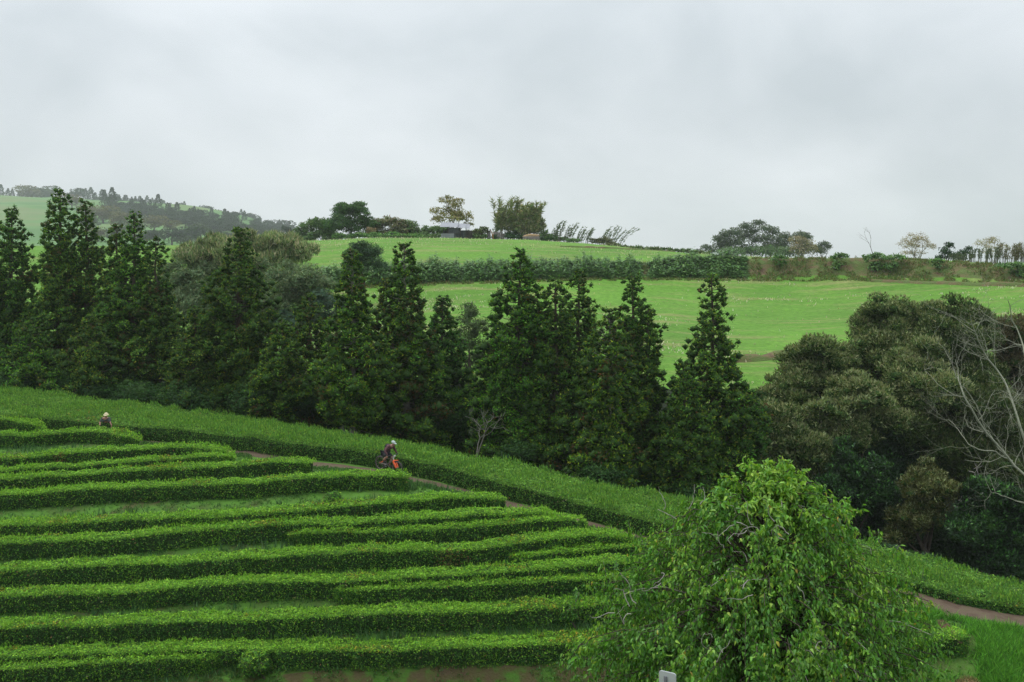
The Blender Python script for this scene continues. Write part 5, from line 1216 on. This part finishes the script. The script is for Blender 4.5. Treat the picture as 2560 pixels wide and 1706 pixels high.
    ax = unit(r.normal(size=(n, 3))*.50+out_d*.40+np.array([0, 0, -1])*hang[:, None]*1.0)
    nr = unit(out_d*.7+np.array([0, 0, .45])+r.normal(size=(n, 3))*.55); nr = unit(nr-ax*(ax*nr).sum(1, keepdims=True)); B = np.cross(nr, ax)
    Ls = r.uniform(.05, .105, n)*(1+.15*(zt > tops-1)); W = Ls*r.uniform(.36, .52, n)
    new = r.random(n) < np.clip(.14+.50*np.clip((zt-(tops-1.9))/1.9, 0, 1)+.75*np.clip(vnoise(P[:, 0]*1.3, P[:, 1]*1.3, P[:, 2]*1.3, s=92), -.3, .5), 0.04, .9)
    C = mixc(r, n, [(.095, .255, .028), (.13, .30, .032), (.065, .19, .026), (.10, .24, .06)], [3, 2, 3, .6], .2)
    C[new] = mixc(r, int(new.sum()), [(.22, .42, .045), (.16, .34, .04), (.30, .48, .06)], [2, 3, 1], .15)
    yl = r.random(n) < .006; C[yl] = mixc(r, int(yl.sum()), [(.45, .42, .06), (.40, .30, .06)], None, .1)
    # folded, arched leaf: base, two shoulders, two mid points, tip
    def leafverts(P, ax, B, nr, Ls, W, curl):
        Ls = Ls[:, None]; W = W[:, None]; curl = curl[:, None]
        fold = nr*W*.35
        return np.stack([P, P+ax*Ls*.30+B*W*.5+fold, P+ax*Ls*.42-nr*curl*Ls*.02, P+ax*Ls*.30-B*W*.5+fold, P+ax*Ls*.72+B*W*.33+fold*.6-nr*curl*Ls*.12, P+ax*Ls*.72-B*W*.33+fold*.6-nr*curl*Ls*.12, P+ax*Ls-nr*curl*Ls*.30], 1)
    LF = np.array([(0, 1, 2), (0, 2, 3), (1, 4, 2), (2, 5, 3), (4, 6, 2), (2, 6, 5)])
    V = leafverts(P, ax, B, nr, Ls, W, r.uniform(.2, 1.2, n))
    order = np.argsort(P[:, 1]-3.0*new-.8*Ls*10+(outer < .8)*5)     # the 300 that show largest
    big, rest = order[:300], order[300:]
    full = rest[(P[rest, 1] < .2) & (outer[rest] > .78)]; simple = np.setdiff1d(rest, full)
    Fq = (LF[None]+7*np.arange(len(full))[:, None, None]).reshape(-1, 3)
    V2 = V[simple][:, [0, 1, 6, 3]]; F2 = (np.array([(0, 1, 2), (0, 2, 3)])[None]+7*len(full)+4*np.arange(len(simple))[:, None, None]).reshape(-1, 3)
    o_ = link('foliage', mesh_np('foliage', np.concatenate([V[full].reshape(-1, 3), V2.reshape(-1, 3)]), np.concatenate([Fq, F2]), 3, col=np.concatenate([np.repeat(C[full], 6, 0), np.repeat(C[simple], 2, 0)]), mats=M['gloss_leaf']), root); o_['kind'] = 'stuff'
    # single leaves as parts: six shared meshes
    base = []
    for k in range(6):
        l = np.array([1.0]); v = leafverts(np.zeros((1, 3)), np.array([[0, 0, -1.0]]), np.array([[1.0, 0, 0]]), np.array([[0, -1.0, 0]]), l, np.array([.46]), np.array([.2+.2*k]))
        base.append(mesh_np('leaf', v.reshape(-1, 3), LF, 3, col=np.repeat(np.array([[(.17, .33, .045), (.13, .28, .04), (.10, .22, .03), (.075, .185, .026), (.20, .36, .05), (.055, .15, .022)][k]]), 6, 0), mats=M['gloss_leaf']))
    for q in big:
        lo = link('leaf', base[int(r.integers(5))], root)
        m = Matrix.Identity(3)
        X = Vector(B[q]); Z = Vector(-ax[q]); Y = Z.cross(X)
        m = Matrix((X, Y, Z)).transposed().to_4x4(); m = Matrix.Translation(Vector(P[q])) @ m @ Matrix.Scale(float(Ls[q])*1.05, 4); lo.matrix_local = m
    T.build('trunk', M['bark'], root)
    # pale bare twigs tangled near the surface
    for i in range(26):
        a = -math.pi/2+r.normal()*1.0; zz = r.uniform(2.2, tops-.3); R = half(zz, a)*r.uniform(.90, 1.04)
        p = np.array([math.cos(a)*R, math.sin(a)*R, zz]); d = unit(np.array([r.normal(), r.normal()*.5, r.normal()*.8])); pts = [p]
        for k in range(6):
            d = unit(d+r.normal(size=3)*.45+np.array([0, 0, -.08])); pts.append(pts[-1]+d*r.uniform(.03, .08))
        PT.add(np.array(pts), np.linspace(.006, .0025, 7), 3)
    for (px, py) in [(1640, 1290), (1700, 1275), (1800, 1310), (1925, 1340), (1455, 1540), (1490, 1500), (1560, 1440), (1985, 1600), (1700, 1650), (1790, 1480), (1830, 1330), (1860, 1320)]:
        for j in range(2):
            p = at(px+r.normal()*18, py+r.normal()*12, D0)-o; a = -math.pi/2; p[1] = -half(p[2], math.atan2(-1, p[0]/1.8))*r.uniform(.85, 1.0); p[0] *= (D0+p[1])/D0; p[2] = (p[2]+z0)*(D0+p[1])/D0-z0
            d = unit(np.array([r.normal(), r.normal()*.3, r.uniform(-.3, .6)])); pts = [p]
            for k in range(8):
                d = unit(d+r.normal(size=3)*.4); pts.append(pts[-1]+d*r.uniform(.03, .09))
            PT.add(np.array(pts), np.linspace(.008, .003, 9), 4)
    PT.build('bare_twigs', M['bark_grey'], root)['kind'] = 'stuff'
fg_tree()

# ------------------------------------------------------------------ back of a road sign
M['aluminium'] = noise_mat('aluminium', [(0.3, (.46, .49, .50)), (0.7, (.60, .63, .64))], scale=3, rough=.45, spec=.5, metal=.35)
M['steel_grey'] = flat('steel_grey', (.10, .105, .11), rough=.6)
DG = 13.6; pS = at(1668, 1702, DG)
zS = zp(1681, DG); sg = empty('road_sign', (pS[0], DG, zS-2.17)); tag(sg, "back of a small grey rounded road sign on a post at the bottom edge", 'sign')
def rounded_plate(w, h, rad, th, n=5):
    c = []
    for sx, sy, a0 in ((1, 1, 0), (-1, 1, 90), (-1, -1, 180), (1, -1, 270)):
        for k in range(n+1):
            a = math.radians(a0+90*k/n); c.append((sx*(w/2-rad)+rad*math.cos(a), sy*(h/2-rad)+rad*math.sin(a)))
    c = np.array(c); m = len(c)
    V = np.concatenate([np.stack([c[:, 0], c[:, 0]*0-th/2, c[:, 1]], 1), np.stack([c[:, 0], c[:, 0]*0+th/2, c[:, 1]], 1)])
    me = bpy.data.meshes.new('plate'); fs = [tuple(range(m)), tuple(range(2*m-1, m-1, -1))]+[(i, (i+1) % m, m+(i+1) % m, m+i) for i in range(m)]
    me.from_pydata([tuple(v) for v in V], [], fs); me.update(); return me
me = rounded_plate(.22, .34, .03, .004); me.materials.append(M['aluminium']); pl = link('plate', me, sg, (0, 0, 2.0))
me = rounded_plate(.227, .347, .032, .010); me.materials.append(M['aluminium']); rim = link('rim', me, sg, (0, .009, 2.0))
boxes('mounting_rail', [(-.015, -.017, 1.95, .038, .022, .34)], M['steel_grey'], sg, bev=.004)
T = Tubes(); T.add(np.array([[-.02, -.045, 0], [-.02, -.045, 1.0], [-.02, -.045, 1.85]]), [.025]*3, 10); T.build('post', M['steel_grey'], sg)
sg.rotation_euler = (0, 0, -math.radians(34))
# ------------------------------------------------------------------ ground cover
def onslope(px0, px1, k0, k1, f0=0.0, f1=1.0):
    def S(r, n):
        px = r.uniform(px0, px1, n); kd, kz = knots(px); f = r.uniform(f0, f1, n); D = kd[:, k0]*(1-f)+kd[:, k1]*f; x = (px-CX)/F*D
        k = vnoise(x*.8, D*.8, s=95)+.4*vnoise(x*3, D*3, s=96) > -.35; x, D = x[k], D[k]
        return np.stack([x, D, gz(x, D)], 1), r.uniform(.6, 1.3, len(x))
    return S
WEED = [(.06, .16, .035), (.08, .20, .045), (.045, .11, .03), (.11, .21, .06)]
bladed('garden_weeds', "low weeds and grass between the tea rows", 28000, onslope(-100, 2300, 6, 7, 0, 1), .15, WEED, wid=.05, seed=96, lean=.7, cat='weeds')
bladed('shelf_grass', "patchy short grass on the earth shelf below the lowest tea row", 9000, onslope(-100, 2000, 5, 6, -.2, 1.25), .13, [(.05, .14, .03), (.07, .19, .04), (.12, .11, .05), (.09, .16, .04)], wid=.05, seed=97, lean=.8)
bladed('path_edge_grass', "short grass fringing the dirt path", 8000, onslope(350, 2700, 7, 8, -.5, .25), .12, WEED, wid=.04, seed=98, lean=.7)
def s_right(r, n):
    px = r.uniform(2260, 2750, n); kd, kz = knots(px); f = r.uniform(-1.0, .97, n); D = np.where(f > 0, kd[:, 6]*(1-f)+kd[:, 7]*f, kd[:, 6]+f*1.6); x = (px-CX)/F*D
    pxx = CX+F*x/D
    bare_ = ((np.abs(pxx-2378) < 40) & (f > .35) & (f < .92)) | ((np.abs(pxx-2320) < 22) & (f > .3) & (f < .75)) | ((pxx < 2445) & (D > 41.6) & (D < 44.2))
    k = ~bare_ | (r.random(n) < .06); x, D = x[k], D[k]; return np.stack([x, D, gz(x, D)], 1), r.uniform(.6, 1.3, len(x))*(1+.5*vnoise(x*1.4, D*1.4, s=99))
bladed('long_grass', "lush long grass on the bank below the path at the right", 26000, s_right, .30, [(.12, .34, .035), (.09, .27, .03), (.16, .40, .05), (.06, .18, .03)], wid=.035, seed=99, lean=.65, per=4)
M['red_earth'] = noise_mat('red_earth', [(0.35, (.070, .036, .024)), (0.6, (.125, .070, .048)), (0.75, (.06, .085, .025))], scale=3, detail=8, bump=.05, bscale=14)
strip('bare_soil', [hit(p, y, 0, 40, 50) for p, y in [(2352, 1552), (2368, 1570), (2384, 1592), (2398, 1614)]], 1.0, M['red_earth'], hump=.03, lift=.03)
# tall seedling shoots standing in the row gaps
def s_shoot(r, n):
    px = r.uniform(-50, 1900, n); kd, kz = knots(px); f = r.random(n); D = kd[:, 6]*(1-f)+kd[:, 7]*f; x = (px-CX)/F*D
    k = vnoise(x*.35, D*1.2, s=101) > .15; x, D = x[k], D[k]; return np.stack([x, D, gz(x, D)], 1), r.uniform(.7, 1.3, len(x))
bladed('tea_seedlings', "wispy upright tea shoots and weeds growing in the gaps between rows", 9000, s_shoot, .40, [(.07, .17, .05), (.05, .13, .04), (.10, .20, .07)], wid=.055, seed=102, lean=.3, per=4, cat='weeds')
# straw-coloured earth heap at the bottom right
for i, (px, py, w_, h_) in enumerate([(2375, 1690, .52, .36), (2425, 1686, .40, .34)]):
    p = at(px, py, 41.8); v = ICO2_V*np.array([w_, .5, h_]); v = v*(1+.14*vnoise(v[:, 0]*5+i, v[:, 1]*5, v[:, 2]*5, s=103)[:, None])
    g = gz1(p[0], 41.8); hp = link('grass_tussock', mesh_np('grass_tussock', v, ICO2_F, 3, smooth=True, mats=M['hay']), None, (p[0], 41.8, g+.15))
    tag(hp, ["dry tan tussock at the bottom right, left one of two", "dry tan tussock under the short dark hedge, right one of two"][i], 'tussock', 'dry tussocks on the right bank')
    r = RS(104+i); n = 900; u = rdir(r, n); u[:, 2] = np.abs(u[:, 2]); LV = Leaves(); LV.r = r; ax = unit(u+r.normal(size=(n, 3))*.5+[0, 0, -.2])
    LV.tris(u*np.array([w_, .5, h_]), unit(np.cross(ax, r.normal(size=(n, 3)))), .15, .025, mixc(r, n, [(.22, .16, .06), (.15, .15, .05), (.30, .23, .10), (.09, .15, .04)], None, .2), axis=ax)
    LV.build('blades', M['dry'], hp)
# ------------------------------------------------------------------ people
def skin_body(name, verts, edges, radii, mat, parent, sub=2, root_i=0):
    me = bpy.data.meshes.new(name); me.from_pydata([tuple(v) for v in verts], edges, []); me.update()
    o = link(name, me, parent); me.materials.append(mat)
    sk = o.modifiers.new('skin', 'SKIN'); sk.use_smooth_shade = True
    if not me.skin_vertices: 
        bpy.context.view_layer.update()
    for i, r_ in enumerate(radii):
        me.skin_vertices[0].data[i].radius = (r_, r_) if np.isscalar(r_) else r_
        me.skin_vertices[0].data[i].use_root = (i == root_i)
    ss = o.modifiers.new('sub', 'SUBSURF'); ss.levels = ss.render_levels = sub
    return o
def ell(name, c, rad, mat, parent, rot=None, cut=None):
    V = ICO2_V*np.array(rad)
    if cut is not None: V = V[:, :]; V[:, 2] = np.maximum(V[:, 2], cut)
    o = link(name, mesh_np(name, V, ICO2_F, 3, smooth=True, mats=mat), parent, c)
    if rot: o.rotation_euler = rot
    m = o.modifiers.new('s', 'SUBSURF'); m.levels = m.render_levels = 1
    return o
M['skin'] = flat('skin', (.36, .20, .14), rough=.55)
M['maroon'] = flat('maroon_cloth', (.085, .035, .040), rough=.85)
M['black_cloth'] = flat('black_cloth', (.020, .021, .026), rough=.85)
M['grey_cloth'] = flat('grey_green_cloth', (.060, .072, .070), rough=.9)
M['helmet'] = flat('helmet', (.36, .43, .40), rough=.4)
M['straw'] = flat('straw_hat', (.55, .50, .30), rough=.8)
M['tyre'] = flat('tyre', (.060, .055, .050), rough=.9)
M['orange'] = flat('orange_paint', (.78, .12, .03), rough=.35)
M['frame_grey'] = flat('frame_grey', (.16, .13, .11), rough=.4)
M['gravelmetal'] = flat('metal', (.35, .35, .34), rough=.35, metal=.7)
M['white_part'] = flat('pale_plastic', (.45, .50, .44), rough=.5)
def torus(R, r_, n=40, m=8):
    a = np.arange(n)*2*math.pi/n; b = np.arange(m)*2*math.pi/m; A, B_ = np.meshgrid(a, b, indexing='ij')
    V = np.stack([(R+r_*np.cos(B_))*np.cos(A), r_*np.sin(B_), (R+r_*np.cos(B_))*np.sin(A)], -1).reshape(-1, 3)
    i, j = np.meshgrid(np.arange(n), np.arange(m), indexing='ij'); q = lambda i, j: (i % n)*m+(j % m)
    return V, np.stack([q(i, j).ravel(), q(i+1, j).ravel(), q(i+1, j+1).ravel(), q(i, j+1).ravel()], 1)
# bicycle: local +X is forward, wheels touch z=0
pr, pfw = hit(953, 1177, 0), hit(990, 1182, 0); pr[1] -= .25; pfw[1] -= .25
yaw = math.atan2(-.72, 1.0)
mid = (pr+pfw)/2; wb = 1.18
dirv = np.array([math.cos(yaw), math.sin(yaw)])
zr_, zf_ = gz1(*(mid[:2]-dirv*wb/2)), gz1(*(mid[:2]+dirv*wb/2))
pitch = math.atan2(zr_-zf_, wb)
bike = empty('mountain_bike', (mid[0], mid[1], (zr_+zf_)/2+.03)); tag(bike, "mountain bike with a bright orange fork on the dirt path", 'bicycle')
bike.rotation_euler = Vector((math.cos(pitch)*math.cos(yaw), math.cos(pitch)*math.sin(yaw), -math.sin(pitch))).to_track_quat('X', 'Z').to_euler()
for sx in (-1, 1):
    w = empty('wheel', (sx*wb/2, 0, .365)); w.parent = bike
    V, Fq = torus(.335, .034); link('tyre', mesh_np('tyre', V, Fq, 4, smooth=True, mats=M['tyre']), w)
    V, Fq = torus(.298, .013, 40, 6); link('rim', mesh_np('rim', V, Fq, 4, smooth=True, mats=M['gravelmetal'] if sx > 0 else M['frame_grey']), w)
    T = Tubes()
    for k in range(14):
        a = k*2*math.pi/14; T.add(np.array([[0, .02*(-1)**k, 0], [math.cos(a)*.295, 0, math.sin(a)*.295]]), [.0025]*2, 3)
    o = T.build('spokes', M['gravelmetal'], w)
    T = Tubes(); T.add(np.array([[0, -.06, 0], [0, .06, 0]]), [.035, .035], 10); T.build('hub', M['frame_grey'], w)
fx = wb/2; rx_ = -wb/2; bb = np.array([-.14, 0, .35]); hd0, hd1 = np.array([.30, 0, .72]), np.array([.25, 0, .86])
def tb(name, pts, rad, mat, parent=bike, n=8):
    T = Tubes(); T.add(np.array(pts, float), rad, n); return T.build(name, mat, parent)
tb('down_tube', [bb, (bb+hd0)/2+[0, 0, .02], hd0], [.032, .036, .032], M['frame_grey'])
tb('top_tube', [[-.24, 0, .66], [.02, 0, .74], hd1-[.02, 0, .03]], [.022]*3, M['frame_grey'])
tb('seat_tube', [bb, [-.20, 0, .52], [-.27, 0, .80]], [.022]*3, M['frame_grey'])
for s_ in (-1, 1):
    tb('chainstay', [bb+[0, .04*s_, 0], [rx_, .07*s_, .365]], [.015, .012], M['frame_grey'])
    tb('seatstay', [[-.23, .02*s_, .62], [rx_, .07*s_, .365]], [.013, .011], M['orange'])
    tb('fork_leg', [[.335, .065*s_, .66], [(.335+fx)/2+.01, .068*s_, .52], [fx-.01, .07*s_, .365]], [.055, .058, .045], M['orange'])
    tb('grip', [[.20, .24*s_, .97], [.17, .37*s_, .96]], [.018]*2, M['tyre'])
    tb('crank', [bb+[0, .07*s_, 0], bb+[.12*s_, .09*s_, -.12*s_]], [.013, .011], M['gravelmetal'])
    pe = bb+np.array([.12*s_, .13*s_, -.12*s_]); boxes('pedal', [(pe[0], pe[1], pe[2], .09, .09, .02)], M['tyre'], bike)
tb('fork_crown', [[.335, -.09, .68], [.335, 0, .70], [.335, .09, .68]], [.04, .045, .04], M['orange'])
tb('head_tube', [hd0, hd1+[-.01, 0, .03]], [.03, .03], M['white_part'])
tb('handlebar', [[.17, -.37, .96], [.25, -.15, .93], [.27, 0, .92], [.25, .15, .93], [.17, .37, .96]], [.014]*5, M['tyre'])
boxes('number_plate', [(.335, 0, .93, .02, .16, .13)], M['white_part'], bike, bev=.01)
ell('saddle', (-.30, 0, .83), (.13, .06, .03), M['tyre'], bike)
V, Fq = torus(.085, .008, 24, 5); o = link('chainring', mesh_np('chainring', V, Fq, 4, smooth=True, mats=M['gravelmetal']), bike, (bb[0], -.06, bb[2]))
ell('front_mudguard', (.50, 0, .74), (.16, .05, .025), M['orange'], bike, rot=(0, -.35, 0))
# rider, standing on the pedals, crouched forward
rd = empty('person', tuple(bike.location)); rd.rotation_euler = bike.rotation_euler.copy(); tag(rd, "cyclist in maroon top and pale helmet crouched over the orange-forked bicycle", 'person')
def body(pa, P, E, Rr, mat): return skin_body('body', P, E, Rr, mat, pa)
pel = [-.34, 0, 1.02]
pL, pR = bb+np.array([.12, .13, -.09]), bb+np.array([-.12, -.13, .15])
P = [pel, [-.22, 0, 1.17], [-.06, 0, 1.32], [.06, 0, 1.40],            # 0 pelvis,1 waist,2 chest,3 neck base
     [.10, 0, 1.46], [.15, 0, 1.52],                                     # 4 neck 5 head base
     [-.02, .20, 1.38], [.00, .37, 1.16], [.17, .36, 1.00],              # 6-8 left shoulder elbow wrist
     [-.02, -.20, 1.38], [-.02, -.38, 1.15], [.17, -.36, 1.00],          # 9-11 right
     [-.32, .11, .97], [.06, .16, .80], [-.08, .13, pL[2]+.12], [pL[0]-.02, pL[1], pL[2]+.06], [pL[0]+.12, pL[1], pL[2]+.04],
     [-.32, -.11, .97], [-.02, -.17, .84], [-.26, -.14, pR[2]+.14], [pR[0]-.02, pR[1], pR[2]+.06], [pR[0]+.12, pR[1], pR[2]+.04]]
E = [(0, 1), (1, 2), (2, 3), (3, 4), (4, 5), (3, 6), (6, 7), (7, 8), (3, 9), (9, 10), (10, 11), (0, 12), (12, 13), (13, 14), (14, 15), (15, 16), (0, 17), (17, 18), (18, 19), (19, 20), (20, 21)]
Rr = [.15, .135, (.16, .13), .10, .055, .05, .065, .048, .034, .065, .048, .034, .10, .078, .052, .045, .035, .10, .078, .052, .045, .035]
body(rd, P, E, Rr, M['skin'])
def cloth(name, idx, ed, Rr2, mat, parent, PP): return skin_body(name, [PP[i] for i in idx], ed, Rr2, mat, parent)
cloth('jersey', [0, 1, 2, 3, 6, 7, 8, 9, 10, 11], [(0, 1), (1, 2), (2, 3), (3, 4), (4, 5), (5, 6), (3, 7), (7, 8), (8, 9)], [.15, .158, (.185, .155), .125, .085, .064, .046, .085, .064, .046], M['maroon'], rd, P)
cloth('shorts', [0, 12, 13, 17, 18], [(0, 1), (1, 2), (0, 3), (3, 4)], [.175, .13, .10, .13, .10], M['black_cloth'], rd, P)
for a_, b_, c_ in ((14, 15, 16), (19, 20, 21)):
    cloth('sock', [a_-0, b_], [(0, 1)], [.056, .05], M['black_cloth'], rd, P)
    cloth('shoe', [b_, c_], [(0, 1)], [.055, .045], M['tyre'], rd, P)
ell('head', (.20, 0, 1.57), (.095, .078, .115), M['skin'], rd, rot=(0, .35, 0)); ell('nose', (.296, 0, 1.545), (.02, .014, .02), M['skin'], rd)
for s_ in (-1, 1):
    ell('eye', (.282, .032*s_, 1.575), (.010, .012, .008), M['black_cloth'], rd); ell('ear', (.19, .08*s_, 1.56), (.02, .012, .03), M['skin'], rd)
    hx = np.array([.185, .37*s_, .975]); ell('palm', tuple(hx), (.04, .05, .028), M['black_cloth'], rd)
    for k in range(4): tb('finger', [hx+[.03, (-.03+.02*k), .005], hx+[.062, (-.03+.02*k), -.01], hx+[.045, (-.03+.02*k), -.038]], [.011, .010, .008], M['black_cloth'], rd, 6)
    tb('thumb', [hx+[0, -.045*s_, 0], hx+[.03, -.055*s_, -.02]], [.012, .009], M['black_cloth'], rd, 6)
ell('helmet', (.175, 0, 1.625), (.14, .108, .105), M['helmet'], rd, rot=(0, .30, 0), cut=-.03)
ell('visor', (.315, 0, 1.60), (.075, .08, .010), M['helmet'], rd, rot=(0, .32, 0))
ell('backpack', (-.24, 0, 1.36), (.17, .13, .09), M['black_cloth'], rd, rot=(0, -.75, 0))
# tea picker bending over the second row
pp = hit(243, 1079, .62)
xk, yk = pp[0], pp[1]+1.55; zk = gz1(xk, yk)
zoff = 0.0
pk = empty('person', (xk, yk, zk)); tag(pk, "tea picker in a grey shirt and straw-coloured hat bending over the clipped row", 'person')
target_top = zp(1036, yk); hh = target_top-zk
sc = hh/1.50
P = [[-.05, .05, .90], [-.03, -.05, 1.05], [0, -.20, 1.20], [.02, -.28, 1.29], [.05, -.33, 1.34], [.07, -.36, 1.38],
     [-.19, -.22, 1.25], [-.33, -.34, 1.02], [-.28, -.50, .82],
     [.21, -.24, 1.23], [.36, -.38, 1.02], [.50, -.50, .80],
     [-.15, .05, .85], [-.17, .0, .47], [-.17, .08, .08], [-.17, -.08, .04],
     [.07, .05, .85], [.10, 0, .47], [.12, .08, .08], [.12, -.08, .04]]
P = [[a*sc, b*sc, c*sc] for a, b, c in P]
E = [(0, 1), (1, 2), (2, 3), (3, 4), (4, 5), (3, 6), (6, 7), (7, 8), (3, 9), (9, 10), (10, 11), (0, 12), (12, 13), (13, 14), (14, 15), (0, 16), (16, 17), (17, 18), (18, 19)]
Rr = [.14, .13, (.16, .12), .10, .055, .05, .062, .045, .032, .062, .045, .032, .09, .065, .045, .035, .09, .065, .045, .035]
skin_body('body', P, E, Rr, M['skin'], pk)
cloth('shirt', [0, 1, 2, 3, 6, 7, 9, 10], [(0, 1), (1, 2), (2, 3), (3, 4), (4, 5), (3, 6), (6, 7)], [.155, .160, (.20, .165), .145, .092, .068, .092, .068], M['grey_cloth'], pk, P)
cloth('trousers', [0, 12, 13, 14, 16, 17, 18], [(0, 1), (1, 2), (2, 3), (0, 4), (4, 5), (5, 6)], [.16, .11, .085, .07, .11, .085, .07], M['black_cloth'], pk, P)
hc = np.array(P[5])+np.array([.02, -.04, .085]); ell('head', tuple(hc), (.08, .095, .115), M['skin'], pk, rot=(.3, 0, .3)); ell('nose', tuple(hc+[.03, -.095, -.02]), (.014, .02, .02), M['skin'], pk)
for s_ in (-1, 1):
    ell('eye', tuple(hc+np.array([.025+.033*s_, -.083, .01])), (.011, .010, .008), M['black_cloth'], pk); ell('ear', tuple(hc+np.array([.085*s_, 0, 0])), (.012, .02, .03), M['skin'], pk)
    w_ = np.array(P[8 if s_ < 0 else 11]); ell('palm', tuple(w_+[0, -.03, -.05]), (.035, .03, .05), M['skin'], pk)
    for k in range(4): tb('finger', [w_+[-.027+.018*k, -.04, -.085], w_+[-.03+.02*k, -.06, -.13], w_+[-.03+.02*k, -.05, -.16]], [.010, .009, .007], M['skin'], pk, 6)
    tb('thumb', [w_+[-.03*s_, -.03, -.05], w_+[-.055*s_, -.05, -.09]], [.011, .008], M['skin'], pk, 6)
ell('hat_crown', tuple(hc+[0, .01, .075]), (.125, .125, .10), M['straw'], pk, rot=(.25, 0, 0), cut=-.04)
ell('hat_brim', tuple(hc+[.01, -.03, .05]), (.165, .175, .016), M['straw'], pk, rot=(.28, 0, 0))

# ------------------------------------------------------------------ damp air
hz = boxes('haze', [(200, 1500, 50, 3600, 3040, 300)], None) if False else None
me = bpy.data.meshes.new('haze'); x0_, x1_, y0_, y1_, z0_, z1_ = -1900, 2300, -25, 3000, -62, 150
me.from_pydata([(x, y, z) for x in (x0_, x1_) for y in (y0_, y1_) for z in (z0_, z1_)], [], [(0, 1, 3, 2), (4, 6, 7, 5), (0, 4, 5, 1), (2, 3, 7, 6), (0, 2, 6, 4), (1, 5, 7, 3)])
hz = link('haze', me); hz['kind'] = 'stuff'
m, nt, o = new_mat('haze'); pv = nt.nodes.new('ShaderNodeVolumePrincipled'); pv.inputs['Color'].default_value = (.93, .96, 1, 1); pv.inputs['Density'].default_value = 0.00013; pv.inputs['Anisotropy'].default_value = 0.2
nt.links.new(pv.outputs[0], o.inputs['Volume']); me.materials.append(m)
